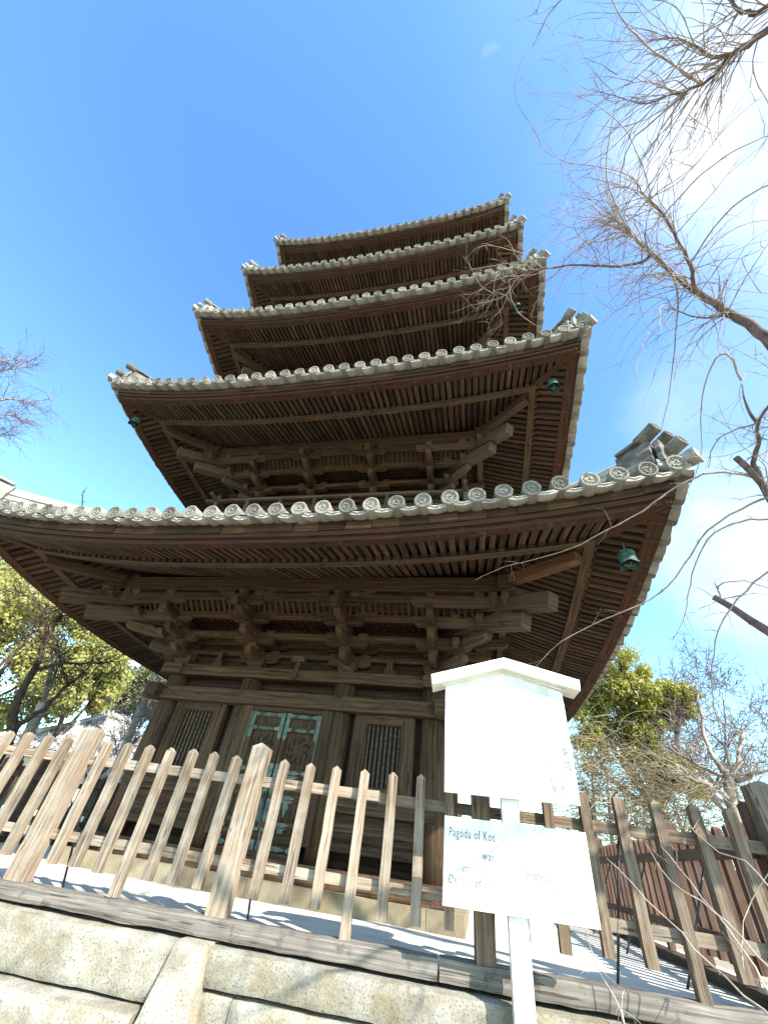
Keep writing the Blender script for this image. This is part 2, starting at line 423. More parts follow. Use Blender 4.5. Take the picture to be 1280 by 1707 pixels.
# ---- tomoe tile (unit radius, faces +Z, barrel behind)
def tomoe(b):
    b.lathe([(.0, .02), (.70, .02), (.74, .12), (.78, .16), (.95, .16), (1.0, .10), (1.0, -2.6)], (0, 0, 0), (0, 0, 1), 24, .5)
    for k in range(12):
        a = 2 * pi * k / 12
        b.lathe([(.085, .0), (.07, .10), (.0, .13)], (.60 * cos(a), .60 * sin(a), .02), (0, 0, 1), 6, .95)
    for k in range(3):
        a0 = 2 * pi * k / 3; L = []; R_ = []
        for i in range(9):
            t = i / 8; r = .16 + .28 * t; a = a0 + t * 2.1; wd = .13 * (1 - t) ** .6 + .015
            L.append(V(((r + wd) * cos(a), (r + wd) * sin(a), .11))); R_.append(V(((r - wd) * cos(a), (r - wd) * sin(a), .11)))
        vs = L + R_ + [q - V((0, 0, .1)) for q in L] + [q - V((0, 0, .1)) for q in R_]
        fs = []
        for i in range(8):
            fs += [[i, 9 + i, 10 + i, i + 1][::-1], [18 + i, i, i + 1, 19 + i], [27 + i, 28 + i, 10 + i, 9 + i]]
        b.add(vs, fs, None, .95)
TOM = MB(); tomoe(TOM)
tomoe_src = None

def add_tomoe(b, loc, nrm, r):
    q = V(nrm).to_track_quat('Z', 'Y').to_matrix().to_4x4()
    M = Matrix.Translation(V(loc)) @ q @ Matrix.Scale(r, 4)
    vs = [M @ V(p) for p in TOM.v]
    o = len(b.v)
    if b.M is not None: vs = [b.M @ p for p in vs]
    b.v.extend(vs); b.f.extend([[o + k for k in f] for f in TOM.f]); b.uv.extend(TOM.uv); b.r.extend(TOM.r); b.sm.extend(TOM.sm)

RSP = 0.322      # tile spacing
NIND_R = 0       # rafters made as individual parts
tile_objs = []; ntile = 0
rafter_mesh_cache = {}

def mk_roof(i):
    global tomoe_src, ntile, NIND_R
    r, zm, zc = ROOF[i]; b_ = BODY[i]; rise = zc - zm
    def lift(t): return rise * (min(abs(t), r) / r) ** 2.5
    pur = b_ + 1.15; dp = r - pur
    bn = BODY[i + 1] if i < 4 else 0.25
    dn = r - bn
    slope = .40 if i < 4 else .46; curv = .035
    def zt(d): return zm + .09 + slope * d + curv * d * d
    # --- tile surface (part: roof)
    b = MB()
    nr = int(2 * r / RSP); sp = 2 * r / nr
    for k in range(4):
        b.M = rotz(k)
        # sheet
        nx, ny = 40, 10
        vs = []
        for j in range(ny + 1):
            d = dn * j / ny + .02
            for ii in range(nx + 1):
                t = (2 * ii / nx - 1) * (r - d)
                vs.append(V((t, -(r - d), zt(d) + lift(t))))
        fs = [[j * (nx + 1) + a, j * (nx + 1) + a + 1, (j + 1) * (nx + 1) + a + 1, (j + 1) * (nx + 1) + a] for j in range(ny) for a in range(nx)]
        b.add(vs, fs, [[(vs[q].x, vs[q].y) for q in f] for f in fs], .4, True)
        # cover tile rows
        for a in range(nr):
            t = -r + sp * (a + .5)
            dmax = min(dn, r - abs(t))
            if dmax < .25: continue
            pts = []
            m_ = max(2, int(dmax / .4))
            for j in range(m_ + 1):
                d = .03 + (dmax - .03) * j / m_
                pts.append(V((t, -(r - d), zt(d) + .035 + lift(t))))
            b.tube(pts, .085, 7, True, random.random())
    b.M = None
    roof = b.build('roof', M_TILE, pag)
    # --- eave: flat pan tile ends (scalloped strip)
    b = MB()
    for k in range(4):
        b.M = rotz(k)
        for a in range(-1, nr + 1):
            t0 = -r + sp * (a + .5); t1 = t0 + sp
            if t1 <= -r or t0 >= r: continue
            A = []; n_ = 8; rr = random.random()
            for q in range(n_ + 1):
                u = q / n_; t = t0 + (t1 - t0) * u; t = max(-r, min(r, t))
                sag = -.052 * sin(pi * u); 
                A.append((t, sag))
            vs = []
            for (t, sg) in A:
                z = zm + .052 + lift(t) + sg
                y = -r - .012 * sin(a * 2.3)
                vs += [V((t, y, z - .002)), V((t, y, z + .058)), V((t, y + .34, z + .058 + .10)), V((t, y + .34, z - .002 + .10))]
            fs = []
            for q in range(n_):
                for e in range(4):
                    fs.append([q * 4 + e, q * 4 + (e + 1) % 4, q * 4 + 4 + (e + 1) % 4, q * 4 + 4 + e][::-1])
            b.add(vs, fs, None, rr, False)
            # relief leaf on the face of the pan tile
            tc_ = (t0 + t1) / 2
            if abs(tc_) < r - .1:
                z = zm + .028 + lift(tc_); y = -r - .012 * sin(a * 2.3) - .004
                for sgn in (-1, 1):
                    b.tube([V((tc_, y, z)), V((tc_ + sgn * .045, y, z + .018)), V((tc_ + sgn * .09, y, z + .022))], [.012, .009, .004], 4, True, .9)
    b.M = None
    b.build('eave_pan_tiles', M_TILE, roof)
    # --- round tile ends
    rest = MB()
    for k in range(4):
        for a in range(nr):
            t = -r + sp * (a + .5)
            loc = V((t + .006 * sin(a * 5.1), -r - .02, zm + .135 + lift(t) + .006 * sin(a * 3.3))); nrm = V((.03 * sin(a * 7), -1, -.10 + .06 * sin(a * 4.7)))
            rad = .111
            if k == 0 and i < 3 and ntile < 100:
                if tomoe_src is None:
                    o = TOM.build('end_tile', M_TILED, roof, origin=V((0, 0, 0)))
                    tomoe_src = o
                else:
                    o = tomoe_src.copy(); COL.objects.link(o); o.parent = roof
                o.location = loc - world_loc(roof); o.scale = (rad, rad, rad)
                o.rotation_mode = 'XYZ'
                q = nrm.to_track_quat('Z', 'Y') @ __import__('mathutils').Quaternion((0, 0, 1), random.uniform(0, 6))
                o.rotation_euler = q.to_euler()
                ntile += 1
            else:
                rest.M = rotz(k); add_tomoe(rest, loc, nrm, rad)
    o = rest.build('end_tile', M_TILED, roof); tag(o, kind='stuff')
    # --- eave boards
    seg = 36
    def strip(b, d0, d1, z0a, z0b, z1a, z1b):
        """closed strip between eave distance d0 (outer) and d1, bottoms z0a/z0b, tops z1a/z1b"""
        for a in range(seg):
            ts = [-1 + 2 * a / seg, -1 + 2 * (a + 1) / seg]
            P = []
            for tt in ts:
                for d, z in ((d0, z0a), (d1, z0b), (d1, z1b), (d0, z1a)):
                    t = tt * (r - d); P.append(V((t, -(r - d), zm + z + lift(t))))
            u = 2 * r / seg; bb = len(b.v)
            fs = [(0, 4, 5, 1), (1, 5, 6, 2), (2, 6, 7, 3), (3, 7, 4, 0)]
            ua = a * u; pw = abs(d1 - d0)
            uv = [[(ua, vv), (ua + u, vv), (ua + u, vv + w_), (ua, vv + w_)] for vv, w_ in ((0, pw), (pw, .2), (pw + .2, pw), (2 * pw + .2, .2))]
            b.add(P, fs, uv, rr_)
    b = MB(); rr_ = .5
    for k in range(4):
        b.M = rotz(k)
        strip(b, .245, .42, -.225, -.19, -.15, -.12); rr_ = .75; strip(b, .20, .42, -.155, -.125, -.085, -.07)  # front: upper strip toned lighter to look lit, lower one darker
    b.M = None; b.build('eave_beam', M_RED, roof)
    b = MB()
    for k in range(4):
        b.M = rotz(k)
        # patched tile bed boards, each board its own tone
        nb = 30
        for a in range(nb):
            t0 = -(r - .09) + 2 * (r - .09) * a / nb; t1 = t0 + 2 * (r - .09) / nb - .006
            off = .085 + random.uniform(-.012, .012); P = []
            for t in (t0, t1):
                for d, z in ((.085 + off, -.09), (.38, -.08), (.38, .10), (.085 + off, .055)):
                    P.append(V((t * (r - d) / (r - .09), -(r - d), zm + z + lift(t))))
            b.hexa([P[0], P[1], P[2], P[3], P[4], P[5], P[6], P[7]], t1 - t0)
    b.M = None; b.build('tile_bed_board', M_PATCH, roof)
    # --- soffit boards above rafters
    RH = .085
    def zf(d): return zm - .22 + .275 * (d - .28)
    def zb(d): return zm - .07 + .38 * (d - 1.0)
    b = MB()
    for k in range(4):
        b.M = rotz(k)
        for d0, d1, fz in ((.25, 1.10, zf), (1.0, r - b_ + .1, zb)):
            nx, ny = 36, 3; vs = []
            for j in range(ny + 1):
                d = d0 + (d1 - d0) * j / ny
                for ii in range(nx + 1):
                    t = (2 * ii / nx - 1) * (r - d)
                    vs.append(V((t, -(r - d), fz(d) + RH + .004 + lift(t))))
            fs = [[j * (nx + 1) + a, j * (nx + 1) + a + 1, (j + 1) * (nx + 1) + a + 1, (j + 1) * (nx + 1) + a] for j in range(ny) for a in range(nx)]
            b.add(vs, fs, [[(vs[q].y, vs[q].x) for q in f] for f in fs], .4, False)
            vs2 = [q + V((0, 0, .02)) for q in vs]
            b.add(vs2, [f[::-1] for f in fs], [[(vs2[q].y, vs2[q].x) for q in f[::-1]] for f in fs], .4, False)
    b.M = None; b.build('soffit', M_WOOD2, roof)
    # --- kioi board
    b = MB(); 
    for k in range(4):
        b.M = rotz(k); strip(b, .93, 1.06, -.105, -.09, -.02, .0)
    b.M = None; b.build('rafter_stop_beam', M_WOOD, roof)
    # --- rafters
    nraf = int(2 * r / .130); rs = 2 * r / nraf
    rest = MB()
    for k in range(4):
        for a in range(nraf):
            t = -r + rs * (a + .5); dm = r - abs(t)
            jz = random.uniform(-.004, .004); rw = .078 + random.uniform(-.005, .005)
            # flying rafter
            d0 = .27 + random.uniform(-.01, .01); d1 = min(1.10, dm)
            if d1 - d0 > .06:
                p0 = V((t, -(r - d0), zf(d0) + lift(t) + jz)); p1 = V((t, -(r - d1), zf(d1) + lift(t) + jz))
                if k == 0 and i == 0:
                    bb = MB(); bb.beam(p0, p1, rw, RH, anchor=1)
                    bb.build('rafter', M_RAFT, roof, origin=p0)
                else:
                    rest.M = rotz(k); rest.beam(p0, p1, rw, RH, anchor=1)
            d0 = .90; d1 = min(r - b_ - .02, dm)
            if d1 - d0 > .06:
                rest.M = rotz(k)
                p0 = V((t, -(r - d0), zb(d0) + lift(t) + jz)); p1 = V((t, -(r - d1), zb(d1) + lift(t) + jz))
                rest.beam(p0, p1, rw + .006, RH, anchor=1)
    rest.M = None; o = rest.build('rafter', M_RAFT, roof); tag(o, kind='stuff')
    if i < 3:
        b = MB(); n_ = 60
        b.tube([V((t * (r - 1.2), -(r - .90), zm - .115 + lift(t * (r - 1.2)) - .006 * abs(sin(t * 22)))) for t in [-1 + 2 * q / n_ for q in range(n_ + 1)]], .009, 4)
        b.build('cable', M_STEEL, roof)
    # --- hip rafters (two tiers) with metal strap
    for k in range(4):
        Mk = rotz(k)
        def D(c, z): return Mk @ V((c, -c, z))
        b = MB()
        e = r - 1.15
        b.beam(D(pur - .9, zm + .34), D(e, zm + .05), .15, .20, anchor=1, h2=.13, rnd=.6)
        b.build('hip_rafter', M_ORANGE if (i == 0 and k == 0) else M_WOOD, roof)
        b = MB()
        b.beam(D(e - .35, zm + .02 + lift(r * .7)), D(r - .27, zm - .26 + rise * .92), .15, .24, anchor=1, rnd=.5)
        b.build('flying_hip_rafter', M_RED, roof)
    # --- hip ridges
    for k in range(4):
        Mk = rotz(k)
        def D(c, z, s_=0.0): return Mk @ V((c + s_ * .7071, -c + s_ * .7071, z))
        def zh(c): return zt(r - c) + lift(c)
        b = MB(); c1 = r - (.30 if k != 3 or i else .14); c0 = bn + .1; hr = 1.6 if i == 0 else 1.2
        prof = [(-.11, 0), (-.11, .10), (-.135, .105), (-.135, .125), (-.10, .13), (-.10, .17), (-.125, .175), (-.125, .195), (-.09, .2), (-.09, .235), (.09, .235), (.09, .2), (.125, .195), (.125, .175), (.10, .17), (.10, .13), (.135, .125), (.135, .105), (.11, .10), (.11, 0)]
        ns = 14; vs = []
        for j in range(ns + 1):
            c = c0 + (c1 - c0) * j / ns
            for (s_, h) in prof: vs.append(D(c, zh(c) + h * hr + .03, s_))
        q = len(prof); fs = [[j * q + a, j * q + a + 1, (j + 1) * q + a + 1, (j + 1) * q + a] for j in range(ns) for a in range(q - 1)]
        b.add(vs, fs, None, .5)
        b.tube([D(c0 + (c1 - .05 - c0) * j / 14, zh(c0 + (c1 - .05 - c0) * j / 14) + .235 * hr + .06) for j in range(15)], .07, 8, True, .6)
        # wave pattern relief along the side of the ridge
        for s_ in (-.118, .118):
            for h0 in (.04,):
                pts = []
                nn = 120
                for j in range(nn + 1):
                    c = c0 + (c1 - c0) * j / nn
                    pts.append(D(c, zh(c) + h0 * hr + .06 + .035 * sin(j * .8), s_))
                b.tube(pts, .013, 4, True, .95)
        b.build('hip_ridge', M_TILE, roof)
        # ornament at the foot of the ridge
        b = MB()
        zc_ = zh(c1) + .02
        ol = [(-.25, 0), (-.26, .10), (-.22, .18), (-.23, .27), (-.17, .36), (-.14, .50), (.14, .50), (.17, .38), (.23, .27), (.22, .18), (.26, .10), (.25, 0)]
        ax = (Mk @ V((.7071, .7071, 0))); dr = (Mk @ V((.7071, -.7071, 0)))
        b.prism([(p[0], p[1]) for p in ol], D(c1 - .20, zc_), ax, V((0, 0, 1)), dr * .44, .5)
        b.prism([(p[0] * .86, p[1] * .9 + .01) for p in ol], D(c1 + .14, zc_), ax, V((0, 0, 1)), dr * .06, .9)
        b.prism([(-.19, 0), (-.19, .04), (.19, .04), (.19, 0)], D(c1 - .18, zc_ + .50), ax, V((0, 0, 1)), dr * .38 + V((0, 0, .04)), .7)
        for (cc, s_, hh, L, el) in ((c1 + .10, -.11, .60, .17, .10), (c1 + .14, .11, .56, .17, .10), (c1 + .22, .02, .30, .15, .08)):
            d_r = (dr if k else V((.52, -.85, 0)))
            p0 = D(cc, zc_ + hh, s_); p1 = p0 + (d_r + V((0, 0, el * 2))).normalized() * L
            b.tube([p0 - d_r * .12, p1], .080, 14, True, .6)
            add_tomoe(b, p1, (d_r + V((0, 0, el * 2))), .090)
        b.build('ridge_ornament', M_TILED, roof)
        b = MB()
        p0 = D(r - .25, zc + .15); p1 = D(r + .05, zc + .19)
        b.beam(p0, p1, .13, .10, rnd=.3, w2=.17, h2=.13)
        b.prism([(-.10, -.065), (-.10, .05), (0, .08), (.10, .05), (.10, -.065)], p1, ax, V((0, 0, 1)), dr * .03, .8)
        b.build('corner_tile', M_TILE, roof)
    return roof

def arm_outline(L, h, nose=.3):
    """boat-shaped bracket arm side view, centred, flat top, ends rounded underneath"""
    pts = [(-L / 2, h), (-L / 2, h * .45)]
    c = h * .9
    for a in range(1, 6):
        t = a / 6 * pi / 2; pts.append((-L / 2 + c * (1 - cos(t)), h * .45 * (1 - sin(t))))
    pts.append((-L / 2 + c, 0)); q = [(-p[0], p[1]) for p in pts[::-1]]
    return pts + q

def masu(b, c, w=.17, h=.10):
    """bearing block: square top, tapering foot; c = centre of its underside"""
    c = V(c)
    def sq(z, ww): return [c + V((x * ww / 2, y * ww / 2, z)) for x, y in ((-1, -1), (1, -1), (1, 1), (-1, 1))]
    vs = sq(0, w * .68) + sq(h * .42, w) + sq(h, w)
    fs = [(3, 2, 1, 0), (8, 9, 10, 11)]
    for e in (0, 4):
        for a in range(4):
            fs.append((e + a, e + (a + 1) % 4, e + 4 + (a + 1) % 4, e + 4 + a))
    uv = [[(vs[k].x * .2 + vs[k].y * .2, vs[k].z * 1.5 + vs[k].x) for k in f] for f in fs]
    b.add(vs, fs, uv)

def bracket(b, x, yb, z0, k, corner=False, kk=0):
    """three-step bracket complex; column at (x,-yb), z0 top of wall plate"""
    s = .383; aw = .115
    H1, H2, H3, HP = .14, .42, .68, 1.02
    O = V((x, -yb, z0))
    zf_ = .003 if corner and (kk % 2) else 0
    if not corner or kk % 2 == 0: masu(b, O + V((0, 0, 0)), .32, .20)
    def lat(yo, z, L, blocks=3):
        if not corner:
            b.prism(arm_outline(L, .13), O + V((0, -yo + aw / 2, z)), (1, 0, 0), (0, 0, 1), V((0, -aw, 0)))
            for e in ([-1, 0, 1] if blocks == 3 else [-1, 1]):
                masu(b, O + V((e * (L / 2 - .09), -yo, z + .13)), .16, .10)
    def out(y1, z, ynose=.18):
        L = y1 + ynose
        pts = [(-.2, .13), (-.2, 0), (L - .12, 0), (L - .05, .02), (L, .07), (L, .13)]
        b.prism(pts, O + V((-aw / 2, 0, z + zf_)), (0, -1, 0), (0, 0, 1), V((aw, 0, 0)))
    lat(0, H1, .78); out(s, H1)
    lat(0, H2 - .02, 1.0); lat(s, H2 - .05, .78); out(2 * s, H2 - .05)
    masu(b, O + V((0, -s, H1 + .131)), .16, .10)
    lat(2 * s, H3 - .07, .74); out(3 * s, H3 - .07, .10); masu(b, O + V((0, -2 * s, H2 + .08)), .16, .10)
    if corner: return
    # tail rafter, slanting down and out between the arms
    b.beam(O + V((0, .1, H3 + .42)), O + V((0, -3 * s - .30, H3 + .02)), .12, .15, rnd=.35)
    b.beam(O + V((0, -3 * s + .02, H3 + .12)), O + V((0, -3 * s - .20, H3 + .12)), .10, .16, rnd=.8)
    masu(b, O + V((0, -3 * s, H3 + .02)), .17, .09)
    lat(3 * s, H3 + .10, .72)
    for e in (-1, 1):
        b.prism([(0, 0), (.02, -.02), (.10, .0), (.17, .035), (.23, .085), (.29, .10), (.29, .13), (.2, .13), (.12, .09), (0, .07)], O + V((e * .34, -3 * s + .05, H3 + .245)), (e, 0, 0), (0, 0, 1), V((0, -.10, 0)), .95)
        b.prism([(0, 0), (.10, .0), (.17, .025), (.21, .06), (.21, .09), (0, .09)], O + V((e * .34, -2 * s + .05, H3 + .06)), (e, 0, 0), (0, 0, 1), V((0, -.10, 0)), .95)
    # carved nose above the outer arm
    b.prism([(0, 0), (.10, .0), (.17, .05), (.15, .10), (.19, .15), (.10, .20), (0, .20)], O + V((-.055, -3 * s, H3 + .13)), (0, -1, 0), (0, 0, 1), V((.11, 0, 0)), .9)

def corner_bracket(b, yb, z0):
    """diagonal arms of the corner at (+yb,-yb)"""
    dr = V((.7071, -.7071, 0)); ax = V((.7071, .7071, 0)); O = V((yb, -yb, z0)); s = .383 * 1.4142
    aw = .13
    for y1, z in ((s, .14), (2 * s, .38), (3 * s, .60)):
        L = y1 + .2
        b.prism([(-.2, .13), (-.2, 0), (L - .12, 0), (L - .04, .02), (L, .07), (L, .13)], O - ax * aw / 2 + V((0, 0, z)), dr, V((0, 0, 1)), ax * aw)
    # two big tail beams with square cut ends
    b.beam(O + V((0, 0, .98)) - dr * .1, O + dr * 1.98 + V((0, 0, .43)), .20, .21, rnd=.6)
    b.beam(O + V((0, 0, 1.20)) + dr * .3, O + dr * 2.46 + V((0, 0, .58)), .20, .23, rnd=.45)
    # carved beast-like block under the hip rafter
    b.prism([(0, 0), (.10, -.04), (.22, -.02), (.30, .05), (.26, .11), (.34, .17), (.25, .26), (.10, .28), (0, .26)], O + dr * (3 * s) + V((0, 0, .78)) - ax * .08, dr, V((0, 0, 1)), ax * .16, .85)
    # arms that run through the corner, both ways, carrying the crossing purlins
    for (u, v) in ((V((1, 0, 0)), V((0, -1, 0))), (V((0, -1, 0)), V((1, 0, 0)))):
        for st, z in ((1, .376 + u.x * .003), (2, .616 + u.x * .003), (3, .784 + u.x * .003)):
            p = O + v * (.383 * st)
            b.prism([(-.30, .13), (-.30, .06), (-.22, 0), (.383 * st + .12, 0), (.383 * st + .22, .03), (.383 * st + .26, .08), (.383 * st + .26, .13)], p + V((0, 0, z)) + v * .0575, u, V((0, 0, 1)), -v * .115)
            masu(b, p + u * (.383 * st) + V((0, 0, z + .13)), .17, .10)
            masu(b, p + V((0, 0, z + .13)), .16, .10)
            if st > 1: masu(b, p + u * (.383 * (st - 1)) + V((0, 0, z + .13)), .16, .10)
        # stout stub post that closes the purlin crossing
        p = O + v * 1.15 + u * .98
        b.beam(p + V((0, 0, .80)), p + V((0, 0, 1.32)), .13, .13, up=(0, 1, 0), rnd=.75)

def storey(i):
    r, zm, zc = ROOF[i]; yb = BODY[i]; z0 = zm - .94; pur = yb + 1.15
    a_ = .88 * yb / 2.4
    xs = [-yb, -a_, a_, yb]
    full = i < 2
    # wall plate, head beam
    for k in range(4 if i < 3 else 4):
        Mk = rotz(k)
        if full:
            for x in xs:
                b = MB(); b.M = Mk
                bracket(b, x, yb, z0, i, abs(x) == yb, k)
                b.build('bracket_set', M_WOOD, pag)
            b = MB(); b.M = Mk; corner_bracket(b, yb, z0); b.build('corner_bracket_set', M_GREYW, pag)
        else:
            for x in xs:
                b = MB(); b.M = Mk; bracket(b, x, yb, z0, i, abs(x) == yb, k); b.build('bracket_set', M_WOOD, pag)
            b = MB(); b.M = Mk; corner_bracket(b, yb, z0); b.build('corner_bracket_set', M_GREYW, pag)
    # purlins and the continuous tie beams between brackets
    b = MB()
    for k in range(4):
        b.M = rotz(k); e = pur + .18
        b.beam((-e, -pur, z0 + 1.02 + .12), (e, -pur, z0 + 1.02 + .12), .17, .24 - .004 * (k % 2), rnd=.6)
    b.M = None; b.build('purlin', M_WOOD, pag)
    b = MB()
    for k in range(4):
        b.M = rotz(k)
        for st, z, h in ((3, .91, .10), (2, .74, .09), (1, .52, .10), (0, .52, .12), (0, .80, .12), (0, 1.06, .12)):
            e = yb + .383 * st; b.beam((-e, -e, z0 + z - .002 * (k % 2)), (e, -e, z0 + z - .002 * (k % 2)), .095, h)
        # lowest wall-bearing beams
        b.beam((-yb, -yb, z0 + .30 - .002 * (k % 2)), (yb, -yb, z0 + .30 - .002 * (k % 2)), .09, .10)
    b.M = None; b.build('tie_beam', M_WOOD, pag)
    # ribbed cove between outer and second line, and coffer grid between second line and wall
    b = MB(); g = MB(); bk = MB()
    for k in range(4):
        b.M = rotz(k); g.M = rotz(k); bk.M = rotz(k)
        y0 = yb + 1.13; y1 = yb + .80
        n_ = int(2 * pur / .115)
        for a in range(n_):
            t = -pur + .115 * (a + .5)
            if abs(t) > yb + .75: continue
            b.tube([V((t, -y0, z0 + 1.04)), V((t, -y0 + .06, z0 + .99)), V((t, -y1 - .1, z0 + .87)), V((t, -y1, z0 + .78))], .026, 5, False)
        bk.add([V((-pur, -y0, z0 + 1.08)), V((pur, -y0, z0 + 1.08)), V((y1, -y1, z0 + .83)), V((-y1, -y1, z0 + .83))], [(3, 2, 1, 0)], None, .5)
        bk.add([V((-y1, -y1, z0 + .83)), V((y1, -y1, z0 + .83)), V((yb, -yb, z0 + .83)), V((-yb, -yb, z0 + .83))], [(3, 2, 1, 0)], None, .5)
        m_ = int(2 * yb / .13)
        for a in range(m_ + 1):
            t = -yb + .13 * a; g.beam((t, -y1 + .03, z0 + .80), (t, -yb, z0 + .80), .03, .035)
        for a in range(6):
            y = yb + .10 + a * .125; g.beam((-y, -y, z0 + .803), (y, -y, z0 + .803), .03, .03)
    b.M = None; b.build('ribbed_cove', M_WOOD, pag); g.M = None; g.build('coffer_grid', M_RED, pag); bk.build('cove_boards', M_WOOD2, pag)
    return z0, xs, yb

for i in range(5):
    mk_roof(i); z0, xs, yb = storey(i)
    # body walls
    zlow = GZ + .2 if i == 0 else ROOF[i - 1][1] + 1.3
    b = MB()
    for k in range(4):
        b.M = rotz(k)
        hw = yb - .06
        nb_ = 7 if i == 0 else 4
        ztop = z0 + 1.3; 
        nb_ = max(2, int((ztop - zlow) / .26)); dz = (ztop - zlow) / nb_
        for a in range(nb_):
            b.box((-hw, -hw - .002 * (a % 2) - (.001 if k % 2 else 0), zlow + dz * a + .004), (hw, -hw + .05, zlow + dz * (a + 1)))
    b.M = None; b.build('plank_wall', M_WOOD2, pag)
    # wall plate + head beam
    b = MB()
    for k in range(4):
        b.M = rotz(k); e = yb + .30 - .004 * (k % 2)
        b.box((-e, -yb - .22, z0 - .18 - .003 * (k % 2)), (e, -yb + .16, z0 - .003 * (k % 2)))
    b.M = None; b.build('wall_plate', M_WOOD, pag)
    if i > 0:
        for k in range(4):
            for x in xs[:3] if True else xs:
                b = MB(); b.M = rotz(k); b.tube([V((x, -yb, zlow)), V((x, -yb, z0 - .18))], .15, 14); b.build('column', M_WOOD, pag)
        # balcony: floor, rails, posts
        zr = ROOF[i - 1][1] + 1.97; by = yb + .80
        fl = MB(); rl = MB(); 
        for k in range(4):
            fl.M = rotz(k); rl.M = rotz(k); o_ = .003 * (k % 2)
            fl.box((-by - .08, -by - .08, zr - .08 - o_), (by + .08, -yb, zr - o_))
            for zz_, hh, ext in ((.16, .07, .12), (.50, .06, .14), (.92, .075, .30)):
                rl.beam((-by - ext, -by, zr + zz_ + o_), (by + ext, -by, zr + zz_ + o_), .07, hh, rnd=.5)
        fl.M = None; fl.build('balcony_floor', M_WOOD, pag)
        rail = rl.build('balcony_railing', M_GREYW, pag)
        for k in range(4):
            for a in range(8):
                t = -by + 2 * by * a / 7
                if k % 2 and a in (0, 7): continue
                b = MB(); b.M = rotz(k); b.beam((t, -by, zr), (t, -by, zr + .88), .075, .075, up=(0, 1, 0))
                if a in (0, 7): b.lathe([(.05, 0), (.06, .05), (.05, .1), (.02, .17), (0, .2)], (t, -by, zr + .95), (0, 0, 1), 8)
                b.build('baluster', M_GREYW, rail)

